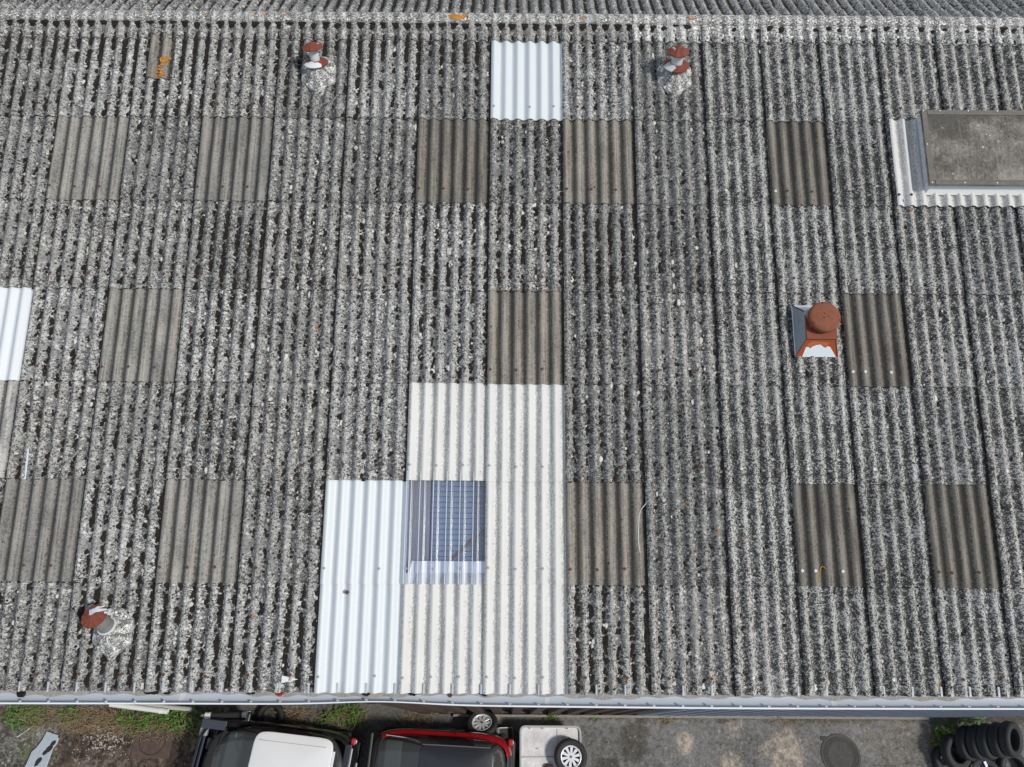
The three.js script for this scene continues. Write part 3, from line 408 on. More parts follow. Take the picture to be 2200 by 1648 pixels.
{
  const MPipe = M([0.80, 0.83, 0.85], 0.55, { map: grainTex.map });
  const cap2 = M(0xffffff, .7, { map: capTex(1, (c) => { poly(c, '#d9dcdc', [[60, 60], [118, 30], [128, 52], [190, 60], [178, 78], [140, 92], [126, 118], [112, 80]]); poly(c, '#c9cccc', [[90, 96], [104, 88], [106, 104], [92, 110]]); poly(c, '#ddd', [[176, 100], [196, 84], [206, 100], [190, 108]]); }) });
  const col2 = M(0xffffff, .7, { map: capTex(2, (c) => { poly(c, '#dfe4e6', [[0, 175], [30, 150], [60, 170], [90, 165], [130, 196], [170, 185], [200, 200], [216, 256], [0, 256]]); }) });
  smallVent('vent near the ridge left of centre, rust-red cap and half white collar', -3.635, 8.66, [-0.30, 0.05], { pr: .068, h: .42, ah: .185, R: .158, ch: .075, n: 8, pipe: MPipe, collar: col2, cr: .172, cy: .185, cap: cap2 });
  const cap3 = M(0xffffff, .7, { map: capTex(3, (c) => { poly(c, '#cfd3d3', [[70, 84], [88, 66], [96, 92], [80, 112], [84, 130], [64, 140], [76, 110]]); poly(c, '#cfd3d3', [[196, 126], [210, 112], [222, 124], [208, 138]]); poly(c, '#1a1614', [[136, 160], [146, 150], [150, 166], [160, 160], [150, 178], [140, 190], [144, 172]]); poly(c, '#a9b0b3', [[180, 30], [196, 20], [200, 40]]); }) });
  const col3 = M(0xffffff, .7, { map: capTex(4, (c) => { poly(c, '#c6caca', [[0, 90], [70, 80], [86, 130], [80, 200], [0, 220]]); poly(c, '#e5cdb4', [[190, 60], [240, 40], [230, 90]]); }) });
  smallVent('vent near the ridge right of centre, rust-red pointed cap and rusty collar', 1.675, 8.66, [-0.18, 0.03], { pr: .085, h: .42, ah: .185, R: .165, ch: .085, n: 8, spin: .4, pipe: MPipe, collar: col3, cr: .185, cy: .20, cap: cap3 });
  const cap1 = M(0xffffff, .7, { map: capTex(5, (c) => { poly(c, '#d6e0e8', [[60, 70], [96, 62], [130, 36], [196, 20], [200, 34], [160, 62], [240, 52], [246, 70], [190, 92], [176, 96], [150, 100], [124, 134], [92, 130], [84, 106]]); poly(c, '#e2e2de', [[222, 90], [254, 84], [250, 104], [226, 108]]); }) });
  smallVent('leaning vent with white-splashed rusty cap near the gutter at far left', -5.79, 0.71, [-0.27, 0.10], { pr: .098, h: .49, ah: .175, R: .158, ch: .045, n: 12, pipe: M([0.30, 0.31, 0.30], .6, { map: grainTex.map }), ring: M([0.6, 0.62, 0.63], .6), ry: .185, cap: cap1 });
}
{ // square ventilator
  const cx = 3.47, cu = 4.75, p = roofP(cx, cu, 0.03), v = thing('square_vent', 'square white and rust-red ventilator with round rusty lid on the right of the roof', 'vent', [p.x, p.y, p.z]);
  const F = new THREE.Group(); F.name = 'housing'; F.rotation.x = ALPHA; v.add(F);
  const bw = .29, bd = .37, tw = .195, td = .185, h = .20, tz = -0.03;
  const B = [[-bw, 0, -bd], [bw, 0, -bd], [bw, 0, bd], [-bw, 0, bd]], T = [[-tw, h, -td + tz], [tw, h, -td + tz], [tw, h, td + tz], [-tw, h, td + tz]];
  const face = i => { const j = (i + 1) % 4, g = new THREE.BufferGeometry(), a = B[i], b = B[j], c = T[j], d = T[i]; g.setAttribute('position', new THREE.Float32BufferAttribute([...a, ...c, ...b, ...a, ...d, ...c], 3)); g.setAttribute('uv', new THREE.Float32BufferAttribute([0, 0, .84, 1, 1, 0, 0, 0, .16, 1, .84, 1], 2)); g.computeVertexNormals(); return g; };
  const front = canvasTex(256, 256, (c, w, hh) => { const r = rng(61); c.fillStyle = '#dfe6ea'; c.fillRect(0, 0, w, hh); const pts = [[0, 0], [256, 0], [256, 30]]; poly(c, '#9a4a26', [[0, 0], [256, 0], [256, 256], [216, 256], [208, 120], [192, 118], [182, 140], [168, 112], [150, 92], [124, 84], [110, 104], [92, 132], [80, 108], [62, 116], [26, 210], [10, 256], [0, 256]]); poly(c, '#b8663a', [[70, 60], [180, 40], [206, 100], [190, 104], [182, 128], [168, 100], [150, 80], [124, 72], [104, 96], [92, 118], [82, 96]]); for (let i = 0; i < 500; i++) { c.fillStyle = `rgba(110,48,24,${.25 * r()})`; c.fillRect(w * r(), hh * .4 * r(), 4, 4); } });
  const mf = M(0xffffff, .6, { map: front }), mg = M([0.40, 0.46, 0.52], .5, { map: grainTex.map, metalness: .2 }), mw = M([0.72, 0.74, 0.75], .6);
  mesh('front_face', face(2), mf, F); mesh('side_face', face(3), mg, F); mesh('side_face', face(1), MRust, F); mesh('rear_face', face(0), mw, F);
  const seam = (a, b, r, mat) => { const A = new THREE.Vector3(...a), Bv = new THREE.Vector3(...b), g = new THREE.CylinderGeometry(r, r, A.distanceTo(Bv), 6), m = mesh('corner_trim', g, mat, F); m.position.copy(A).lerp(Bv, .5); m.quaternion.setFromUnitVectors(new THREE.Vector3(0, 1, 0), Bv.clone().sub(A).normalize()); };
  seam(B[3], T[3], .009, MRust); seam(B[2], T[2], .009, MRust); seam(B[0], T[0], .009, M([.07, .04, .03], .8)); seam(B[0], B[3], .008, mw);
  const plate = canvasTex(128, 128, (c, w, hh) => { c.fillStyle = '#7e3d28'; c.fillRect(0, 0, w, hh); poly(c, '#aeb3b2', [[0, 0], [60, 0], [40, 20], [34, 60], [20, 78], [0, 20]]); const r = rng(8); for (let i = 0; i < 300; i++) { c.fillStyle = `rgba(60,26,16,${.3 * r()})`; c.fillRect(w * r(), hh * r(), 3, 3); } });
  const pl = mesh('top_plate', plan(box(2 * tw + .03, .028, 2 * td + .04, 0, h + .012, tz, .006), .42, 0, tz), M(0xffffff, .7, { map: plate }), v); pl.rotation.x = ALPHA;
  const neck = new THREE.CylinderGeometry(.16, .17, .08, 32); const nk = mesh('neck', neck, MRust, v); nk.position.set(.01, h + .06, tz - .0); nk.rotation.x = ALPHA * .7;
  const lid = new THREE.LatheGeometry([[0, .052], [.10, .050], [.17, .044], [.205, .030], [.215, .012], [.216, -.03], [.208, -.036], [.19, -.034], [0, -.03]].map(q => new THREE.Vector2(...q)), 44); const ld = mesh('lid', lid, MRust, v); ld.position.set(.015, h + .12, tz - .0); ld.rotation.x = ALPHA * .7;
  const riv = new THREE.SphereGeometry(.008, 8, 6), mr = M([.05, .02, .015], .8); for (const [a, r] of [[.3, .19], [2.6, .19], [4.6, .19], [.2, .03], [2.4, .035], [4.4, .035]]) { const m = mesh('rivet', riv, mr, ld); m.position.set(Math.cos(a) * r, r > .1 ? .04 : .053, Math.sin(a) * r); }
}

// ---------------------------------------------------------------- rooflight on the right
{
  const x0 = 4.80, x1 = 7.6, u0 = 6.62, u1 = 7.98, p = roofP(x0, u1, 0.036), sk = thing('rooflight', 'flat weathered grey-brown rooflight with white base at the right edge of the roof', 'skylight', [p.x, p.y, p.z]);
  sk.rotation.x = ALPHA;
  const NW = (x1 - x0) / WP, wl = w => wave(w + x0 / WP);
  const S = 512, texP = (() => { const f0 = field(S, S, 220, 160, 701), f1 = field(S, S, 60, 24, 702), f2 = field(S, S, 14, 9, 703), st = stamps(S, S, 60, 1.5, 6, 704, (a, b) => b > .1 ? .6 : 0); return maps(S, S, (x, y, i, o) => { const v = 0.62 + (f0[i] - .5) * .5 + (f1[i] - .5) * .3; o[0] = lerp(v * .70, .2, sst(.5, .75, f0[i]) * .8); o[1] = lerp(v * .74, .2, sst(.5, .75, f0[i]) * .8); o[2] = lerp(v * .78, .21, sst(.5, .75, f0[i]) * .8); const k = sst(.60, .74, f0[i] * .5 + f1[i] * .5) * .6; o[0] = lerp(.74, .22, k); o[1] = lerp(.76, .23, k); o[2] = lerp(.79, .25, k); o[3] = .5; }); })();
  const mwhite = new THREE.MeshPhysicalMaterial({ map: texP.map, roughness: .7 });
  const D = u1 - u0;                                              // downslope length of the base
  mesh('base_flashing', grid(200, 10, (u, v) => { const w = u * NW, z = v * D; return { p: [w * WP, wl(w) + .004, z], uv: [(w + x0 / WP) / 12, z / 2.12] }; }), MDirty, sk);
  const kx0 = .40, kz0 = -.03, kz1 = 1.10, kh = .17;              // upstand
  const T = [[kx0 + .10, kh, kz0 + .06], [x1 - x0, kh, kz0 + .06], [x1 - x0, kh, kz1 - .05], [kx0 + .10, kh, kz1 - .05]], Bq = [[kx0, .005, kz0], [x1 - x0, .005, kz0], [x1 - x0, .005, kz1 + .09], [kx0, .005, kz1 + .09]];
  const quad = (a, b, c, d) => { const g = new THREE.BufferGeometry(); g.setAttribute('position', new THREE.Float32BufferAttribute([...a, ...c, ...b, ...a, ...d, ...c], 3)); g.setAttribute('uv', new THREE.Float32BufferAttribute([0, 0, .5, 1, .5, 0, 0, 0, 0, 1, .5, 1], 2)); g.computeVertexNormals(); return g; };
  mesh('upstand_side', quad(Bq[3], Bq[0], T[0], T[3]), mwhite, sk); mesh('upstand_front', quad(Bq[2], Bq[3], T[3], T[2]), M([.78, .79, .79], .7), sk); mesh('upstand_rear', quad(Bq[0], Bq[1], T[1], T[0]), mwhite, sk); mesh('upstand_end', quad(Bq[1], Bq[2], T[2], T[1]), mwhite, sk);
  const CW = 1024, CH = 512, g0 = field(CW, CH, 420, 210, 711), g1 = field(CW, CH, 90, 40, 712), g2 = field(CW, CH, 16, 9, 713), g3 = field(CW, CH, 6, 4, 714), wsp = stamps(CW, CH, 260, 1.5, 9, 715, (a, b) => Math.exp(-Math.pow((a - .36) / .13, 2) - Math.pow((b - .30) / .13, 2)) + .5 * Math.exp(-Math.pow((a - .7) / .2, 2) - Math.pow((b - .4) / .2, 2)) + .02), stk = field(CW, CH, 160, 8, 716);
  const tc = maps(CW, CH, (x, y, i, o) => { const a = x / CW, b = y / CH, pa = sst(.28, .78, g3[i] * .40 + g2[i] * .22 + g1[i] * .14 + g0[i] * .12 + stk[i] * .10 + (b - .5) * .35 + (a - .3) * .2); let v = lerp(.065, .24, pa) * (1 + (g0[i] - .5) * .5 + (g1[i] - .5) * .25 + (stk[i] - .5) * .18); let r = v * 1.04, g = v * .955, bl = v * .82; const W1 = wsp[i] * .85; r = lerp(r, .52, W1); g = lerp(g, .55, W1); bl = lerp(bl, .6, W1); o[0] = r; o[1] = g; o[2] = bl; o[3] = .5 + (g0[i] - .5) * .5; });
  const cx0 = kx0 - .03, cw = x1 - x0 - kx0 + .0, cz0 = kz0 - .01, cd = kz1 - kz0 + .045, mc = new THREE.MeshStandardMaterial({ map: tc.map, bumpMap: tc.bump, bumpScale: .002, roughness: .7 });
  const uvp = g => { const q = g.attributes.position, u = new Float32Array(q.count * 2); for (let i = 0; i < q.count; i++) { u[2 * i] = (q.getX(i) - cx0) / cw; u[2 * i + 1] = (q.getZ(i) - cz0) / cd; } g.setAttribute('uv', new THREE.BufferAttribute(u, 2)); return g; };
  mesh('cover', uvp(box(cw, .028, cd, cx0 + cw / 2, kh + .018, cz0 + cd / 2, .006)), mc, sk);
  const rimMat = new THREE.MeshStandardMaterial({ map: grainTex.map, roughness: .75, color: tone([.21, .195, .17]) }), rw = .075, ry = kh + .036, rim = (w, d, x, z) => mesh('rim', uvp(box(w, .012, d, x, ry, z, .004)), rimMat, sk);
  rim(rw, cd - .01, cx0 + rw / 2 + .004, cz0 + cd / 2); rim(cw - rw - .02, rw, cx0 + rw + (cw - rw) / 2, cz0 + rw / 2 + .005); rim(cw - rw - .02, rw, cx0 + rw + (cw - rw) / 2, cz0 + cd - rw / 2 - .005);
  const dot = new THREE.CylinderGeometry(.009, .010, .006, 12); for (const [x, z] of [[.03, .02], [.27, .02], [.68, .02], [1.1, .02], [.03, .55], [.04, cd - .035], [.5, cd - .035], [.96, cd - .035]]) { const m = mesh('screw', dot, MPlastW, sk); m.position.set(cx0 + x, ry + .008, cz0 + z); }
  for (const w of [0.6, 1.6]) { const k = Math.round(w - .27 + x0 / WP) + .27 - x0 / WP, m = mesh('screw', washer, MRed, sk); m.position.set(k * WP, AMP + .005, D - .16); }
}

// ---------------------------------------------------------------- loose things on the roof and in the gutter
{
  const wp = [[1365, 0]]; const pts = [[1.105, 2.56], [1.075, 2.40], [.99, 2.28], [.955, 2.1], [.945, 1.9], [.965, 1.74]].map(([x, u]) => { const p = roofP(x, u, wave(x / WP) + .016); return [p.x, p.y, p.z]; });
  tag(mesh('loose_cable', tube(pts, .006, 60, 6), M([.6, .6, .58], .6)), 'thin white cable lying bent on the brown sheet right of the white sheets', 'cable');
  { const yp = [[3.27, 1.40], [3.30, 1.47], [3.31, 1.54], [3.34, 1.58], [3.38, 1.55]].map(([x, u]) => { const p = roofP(x, u, wave(x / WP) + .026); return [p.x, p.y, p.z]; }); tag(mesh('plastic_tie', tube(yp, .007, 30, 6), M([.5, .26, .03], .6)), 'orange curled plastic tie on the dark brown sheet at lower right', 'tie'); }
  const shard = (name, pts2, x, u, label, col) => { const s = new THREE.Shape(pts2.map(q => new THREE.Vector2(...q))), g = new THREE.ExtrudeGeometry(s, { depth: .004, bevelEnabled: false }); g.rotateX(-Math.PI / 2); const m = mesh(name, g, col); m.position.copy(roofP(x, u, .034)); m.rotation.x = ALPHA; tag(m, label, 'shard', 'broken scraps on the roof'); return m; };
  shard('plastic_shard', [[-.10, -.045], [-.10, .045], [.11, .0]], -3.50, .16, 'large white pointed scrap lying by the gutter left of the white sheets', M([.72, .73, .74], .5));
  shard('plastic_shard', [[-.035, -.03], [-.02, .04], [.05, -.02]], -7.05, 3.93, 'small cream triangular scrap lying near the left edge of the roof', M([.6, .58, .5], .7));
  const sl = mesh('plastic_strip', box(.045, .006, .40, 0, 0, 0, .002), M([.62, .72, .82], .4)); sl.position.copy(roofP(-7.19, 2.84, .036)); sl.rotation.set(ALPHA, 0.03, 0); tag(sl, 'narrow pale blue strip lying on the roof at the left edge', 'strip');
  const wsh = mesh('loose_washer', box(.045, .006, .045, 0, 0, 0), M([.09, .045, .035], .8)); wsh.geometry.rotateY(Math.PI / 4); wsh.position.copy(roofP(-2.83, 1.22, .038)); wsh.rotation.x = ALPHA; tag(wsh, 'brown diamond washer lying on the white sheet', 'washer');
  const w2 = mesh('loose_washer', wsh.geometry, wsh.material); w2.position.set(-1.48, H - .112, .02); tag(w2, 'brown diamond washer lying in the gutter', 'washer');
  const rg = tube([[-.06, 0, 0], [-.03, .01, .035], [.01, .012, .03], [.05, .008, -.01]], .015, 20, 8), rr = mesh('red_scrap', rg, M([.35, .03, .03], .6)); rr.position.set(-3.63, H - .092, -.005); tag(rr, 'curved red plastic scrap lying in the gutter', 'scrap');
  const lumps = rng(15); const mlump = () => { const g = mergeVertices(new THREE.IcosahedronGeometry(.03, 2).deleteAttribute('uv').deleteAttribute('normal')), p = g.attributes.position; for (let i = 0; i < p.count; i++) { const s = .65 + .7 * lumps(); p.setXYZ(i, p.getX(i) * s * 1.6, p.getY(i) * s * .6, p.getZ(i) * s); } g.computeVertexNormals(); return g; };
  const spots = [[-5.32, 'left of the gutter joint'], [-5.24, 'beside the gutter joint'], [-5.08, 'at the gutter joint'], [-4.02, 'left of the red scrap'], [-2.55, 'below the clean white sheet'], [-1.95, 'below the left grimy white sheet'], [-1.05, 'below the right grimy white sheet']];
  for (const [x, w] of spots) { const m = mesh('moss_clump', mlump(), MMoss); m.position.set(x, H - .095, .0); tag(m, 'black moss clump fallen into the gutter ' + w, 'moss', 'moss clumps in the gutter'); }
}

// ---------------------------------------------------------------- wheels and tyres
function tyreGeo(R, w, ri) { const pr = [[ri, -w * .36], [ri + .015, -w * .42], [lerp(ri, R, .5), -w * .52], [R - .03, -w * .47], [R - .008, -w * .38], [R, -w * .25], [R, -w * .09], [R - .008, -w * .08], [R - .008, -w * .04], [R, -w * .03], [R, w * .03], [R - .008, w * .04], [R - .008, w * .08], [R, w * .09], [R, w * .25], [R - .008, w * .38], [R - .03, w * .47], [lerp(ri, R, .5), w * .52], [ri + .015, w * .42], [ri, w * .36], [ri + .006, 0], [ri, -w * .36]]; return new THREE.LatheGeometry(pr.map(q => new THREE.Vector2(...q)), 48); }   // axis = y
const TYRE = tyreGeo(.325, .20, .20), TYRE_S = tyreGeo(.29, .175, .18);
function rimGeo(ri, n, w) {
  const parts = [new THREE.LatheGeometry([[ri + .006, w * .40], [ri - .006, w * .43], [ri - .022, w * .38], [ri - .030, w * .1], [ri - .030, -w * .4], [ri, -w * .42]].map(q => new THREE.Vector2(...q)), 40), (() => { const c = new THREE.CylinderGeometry(.045, .052, .05, 20); c.translate(0, w * .22, 0); return c; })()];
  for (let i = 0; i < n; i++) { const s = new THREE.Shape([[.035, -.014], [ri - .025, -.026], [ri - .025, .026], [.035, .014]].map(q => new THREE.Vector2(...q))), g = new THREE.ExtrudeGeometry(s, { depth: .022, bevelEnabled: true, bevelSize: .004, bevelThickness: .004, bevelSegments: 1 }); g.rotateX(-Math.PI / 2); g.translate(0, w * .22, 0); g.rotateY(i / n * 6.2832); parts.push(g); }
  return mergeGeometries(parts.map(g => { const q = g.index ? g.toNonIndexed() : g; for (const a of Object.keys(q.attributes)) if (!['position', 'normal', 'uv'].includes(a)) q.deleteAttribute(a); return q; }));
}
const RIM = rimGeo(.20, 10, .2), RIM_S = rimGeo(.18, 8, .175), MAlloy = M([.75, .76, .78], .35, { metalness: .3 }), MHub = M([.03, .03, .03], .7);
function wheel(name, label, pos, rot, small, group) { const g = thing(name, label, 'wheel', pos, 0, group); g.rotation.set(...rot); mesh('tyre', small ? TYRE_S : TYRE, MRubber, g); const r = mesh('rim', small ? RIM_S : RIM, MAlloy, g); const b = mesh('brake_side', new THREE.CylinderGeometry(small ? .15 : .168, small ? .15 : .168, .01, 24), MHub, r); b.position.y = -.05; const c = mesh('centre_cap', new THREE.CylinderGeometry(.022, .024, .012, 16), M([.1, .1, .1], .5), r); c.position.y = small ? .067 : .075; return g; }

// ---------------------------------------------------------------- cars
function ringPt(th, a, b, n, cx) { const c = Math.cos(th), s = Math.sin(th); return [cx + a * Math.sign(c) * Math.pow(Math.abs(c), 2 / n), b * Math.sign(s) * Math.pow(Math.abs(s), 2 / n)]; }
function loftRings(rings, t0, t1, nu) { return grid(nu, rings.length - 1, (u, v) => { const k = Math.round(v * (rings.length - 1)), r = rings[k], th = lerp(t0, t1, u), q = ringPt(th, r.a, r.b, r.n, r.cx); return { p: [q[0], r.y + (r.dip ? r.dip(q[0], q[1]) : 0), q[1]] }; }); }
function car(o) {
  const c = thing(o.name, o.label, 'car', o.pos, o.turn), half = o.len / 2, W = o.w / 2, PI = Math.PI;
  const glass = new THREE.MeshPhysicalMaterial({ color: tone([.55, .6, .6]), transmission: .9, thickness: 0, roughness: .05, ior: 1.5 }), dark = M([.015, .015, .016], .6), trim = M([.03, .03, .032], .5);
  const belt = .90, rg = (y, k, kb = k, n = 5) => ({ y, a: half * k, b: W * kb, n, cx: 0 });
  const shell = [rg(.20, .95), rg(.26, .985), rg(.45, 1), rg(.62, .997), rg(.76, .985), rg(.85, .965), rg(belt, .945), rg(belt + .02, .915, o.sh || .895)], DG = PI / 180;
  if (o.ends) { for (const [a, b] of [[348, 222], [138, 12]]) mesh('body_side', loftRings(shell, a * DG, b * DG, 60), o.body, c); mesh('front_end', loftRings(shell, 222 * DG, 138 * DG, 40), o.ends, c); mesh('rear_end', loftRings(shell, 12 * DG, -12 * DG, 24), o.ends, c); }
  else mesh('body', loftRings(shell, PI * 2, 0, 120), o.body, c);
  mesh('floor', (() => { const g = box(o.len * .88, .05, o.w * .84, 0, .26, 0, .02); return g; })(), dark, c);
  const gb = { y: belt + .015, a: (o.rb - o.wb) / 2, b: W * (o.sh ? o.sh + .01 : .90), n: o.bn || 5, cx: (o.rb + o.wb) / 2 }, gt = { y: o.h - .035, a: (o.rr - o.rf) / 2, b: o.rw, n: 8, cx: (o.rr + o.rf) / 2 };
  const mid = k => ({ y: lerp(gb.y, gt.y, k) + .02 * Math.sin(k * PI), a: lerp(gb.a, gt.a, k), b: lerp(gb.b, gt.b, k) + .025 * Math.sin(k * PI), n: lerp(gb.n, gt.n, k), cx: lerp(gb.cx, gt.cx, k) }), bands = [0, .25, .5, .75, 1].map(mid);
  const D = PI / 180, seg = (nm, a0, a1, mat, lab) => mesh(nm, loftRings(bands, a1 * D, a0 * D, 18), mat, c, lab);
  seg('windscreen', 140, 220, glass); seg('pillar', 220, 229, o.pillar); seg('pillar', 131, 140, o.pillar); seg('side_window', 229, 268, glass); seg('pillar', 268, 273, trim); seg('side_window', 273, 310, glass); seg('pillar', 310, 318, o.pillar);
  seg('rear_window', -42, 42, glass); seg('pillar', 42, 50, o.pillar); seg('side_window', 50, 87, glass); seg('pillar', 87, 92, trim); seg('side_window', 92, 131, glass);
  const rr = k => ({ y: gt.y + .052 * (1 - Math.pow(k, 3)) , a: gt.a * k, b: gt.b * k, n: 8, cx: gt.cx }); mesh('roof_panel', loftRings([{ y: gt.y - .012, a: gt.a * 1.005, b: gt.b * 1.005, n: 8, cx: gt.cx }, rr(1), rr(.975), rr(.93), rr(.8), rr(.55), rr(.28), rr(.02)], PI * 2, 0, 96), o.roof, c);
  // inner tub, dash and seats seen through the glass
  mesh('interior', box(o.rb - o.wb - .25, .06, o.w * .72, (o.rb + o.wb) / 2 + .05, .50, 0, .02), M([.05, .05, .052], .9), c); mesh('dashboard', box(.34, .10, o.w * .72, o.wb + .36, belt - .04, 0, .04), M([.10, .10, .10], .8), c);
  for (const s of [-1, 1]) { const st = mesh('seat', mergeGeometries([box(.44, .16, .46, 0, .62, 0, .05), box(.14, .56, .44, .24, .88, 0, .05), box(.09, .16, .26, .28, 1.20, 0, .03)]), M(o.seat || [.11, .11, .115], .9), c); st.position.set(o.rf + .32, 0, s * W * .42); }
  const sw = mesh('steering_wheel', new THREE.TorusGeometry(.17, .014, 8, 28), dark, c); sw.position.set(o.wb + .58, belt + .05, -W * .42 * (o.lhd ? -1 : 1)); sw.rotation.set(0, Math.PI / 2, 0.5);
  for (const [sx, sz] of [[-1, -1], [-1, 1], [1, -1], [1, 1]]) { const wl = mesh('wheel', TYRE_S, MRubber, c); wl.rotation.x = PI / 2; wl.position.set(sx * o.axle, .29, sz * (W - .10)); const rm = mesh('rim', RIM_S, MAlloy, wl); rm.rotation.x = sz > 0 ? 0 : PI; }
  const lamp = M([.35, .01, .015], .2, { clearcoat: 1 }); for (const s of [-1, 1]) { const tl = mesh('tail_light', box(.10, .17, .13, half * .945, .80, s * W * .80, .03), lamp, c); mesh('reverse_lens', box(.03, .05, .06, half * .945 + .045, .80, s * W * .80, .01), M([.7, .7, .7], .2), tl); if (!o.ends) mesh('door_mirror', box(.10, .12, .19, o.wb + .52, belt + .06, s * (W + .05), .04), o.mirror, c); mesh('handle', box(.14, .025, .02, o.rf + .72, .74, s * (W - .0), .008), trim, c); }
  mesh('rear_bumper', box(.14, .20, o.w * .84, half * .97, .44, 0, .05), o.bumper, c); if (!o.ends) mesh('bootlid', box(o.len / 2 * .93 - o.rb + .05, .05, o.w * .74, (o.rb + half * .93) / 2, belt + .0, 0, .02), o.body2 || o.body, c);
  const wp1 = tube([[o.wb + .05, belt + .05, -.1], [o.wb + .10, belt + .08, -.45], [o.wb + .16, belt + .09, -.62]], .008, 14, 5); mesh('wiper', wp1, dark, c);
  return { c, half, W, belt, dark, trim, lamp };
}
{
  const paint = M([.016, .017, .022], .25, { clearcoat: 1, clearcoatRoughness: .08 }), white = M([.80, .81, .82], .3, { clearcoat: .6 });
  const k = car({ name: 'parked_car', label: 'small black car with white roof and missing bonnet parked beside the wall', pos: [-5.36, 0, 1.10], turn: -.10, len: 3.2, w: 1.60, h: 1.42, wb: -1.14, rb: 1.40, rf: -.27, rr: 1.26, rw: .655, axle: 1.06, body: paint, roof: white, pillar: paint, mirror: paint, bumper: paint, bn: 3.2 });
  const { c, half, W, belt, dark } = k;
  // stripped front: engine bay floor, wings, cross-member, engine lumps
  mesh('scuttle', loftRings([{ y: belt - .02, a: 1.40, b: W * .93, n: 3.2, cx: .12 }, { y: belt + .012, a: 1.39, b: W * .925, n: 3.2, cx: .12 }, { y: belt + .02, a: 1.27, b: W * .89, n: 3.2, cx: .13 }], 222 * Math.PI / 180, 138 * Math.PI / 180, 40), M([.02, .02, .02], .7), c); for (const s of [-1, 1]) { const w = mesh('wing', box(.50, .03, .17, -1.28, belt + .015, s * (W - .15), .012), M([.04, .045, .06], .25, { clearcoat: 1 }), c); const h = mesh('headlamp', box(.16, .10, .26, -1.50, .76, s * (W - .25), .03), M([.3, .32, .34], .15, { clearcoat: 1 }), c); }
  mesh('cross_member', box(.06, .08, W * 1.5, -1.50, .66, 0, .02), M([.02, .03, .06], .5), c); mesh('engine', mergeGeometries([box(.34, .3, .6, -1.22, .6, .12, .05), box(.2, .2, .22, -1.3, .68, -.3, .04), box(.1, .1, .5, -1.3, .78, .15, .03)]), M([.05, .05, .05], .6), c);
  mesh('rear_sticker', box(.012, .10, .17, half * .96 + .07, .55, -.18), MPlastW, c); mesh('roof_seam', box(1.30, .004, .006, .48, 1.418, -.50), M([.3, .3, .3], .6), c); mesh('aerial_base', box(.05, .02, .03, .62, 1.442, -.08, .008), M([.02, .02, .02], .6), c); mesh('roof_spoiler', box(.05, .02, .9, 1.285, 1.385, 0, .008), white, c);
  mesh('inspection_disc', new THREE.CylinderGeometry(.045, .045, .003, 20).rotateZ(.9).translate(-.72, belt + .25, -.52), M([.25, .42, .36], .6), c);
  mesh('rear_strip', box(.03, .025, W * 1.3, half * .955, belt + .03, 0, .01), M([.45, .46, .5], .3), c);
}
{
  const red = M([.28, .006, .010], .25, { clearcoat: 1, clearcoatRoughness: .06 }), roof = M([.022, .024, .030], .32, { clearcoat: .6, clearcoatRoughness: .2 });
  const blk = M([.02, .02, .021], .5);
  const k = car({ name: 'parked_car', label: 'red car with dark grey roof parked between the black car and the white tray', pos: [-2.07, 0, 1.20], turn: -.045, len: 2.86, w: 1.62, h: 1.36, wb: -1.30, rb: 1.27, rf: -.38, rr: 1.04, rw: .56, axle: .98, body: red, body2: blk, roof, pillar: blk, mirror: blk, bumper: blk, lhd: true, sh: .845, ends: blk });
  const { c, half, W, belt } = k; mesh('front_crossbar', box(.05, .06, W * 1.7, -half * .97, belt - .02, 0, .02), M([.06, .06, .06], .5), c);
  mesh('roof_rail', box(1.3, .02, .025, .32, 1.345, -.54, .008), M([.10, .10, .11], .35), c); mesh('window_trim', tube([[-1.1, belt + .04, -.66], [-.6, belt + .24, -.62], [-.30, 1.30, -.545]], .009, 20, 6), MAlloy, c);
  for (const z of [-.62, -.40]) mesh('shut_line', box(.006, .01, .10, .25, belt + .012, -W * .93), blk, c);
}
wheel('leaning_wheel', 'wheel with silver spokes leaning between the red car and the wall', [-1.28, .36, .30], [-0.70, 0, 0.05], false);
wheel('tray_wheel', 'wheel with silver spokes lying on the white tray', [.50, .62, .86], [.06, .2, -.05], false);
wheel('ground_wheel', 'wheel lying on the ground behind the red car by the white tray', [-.80, .12, 1.06], [.12, 0, .1], false);
{ // loose tyre behind the black car
  const t = mesh('scrap_tyre', TYRE_S, MRubber); t.position.set(-5.72, .09, .17); t.rotation.set(.05, 0, .03); tag(t, 'tyre lying between the black car and the wall', 'tyre');
}

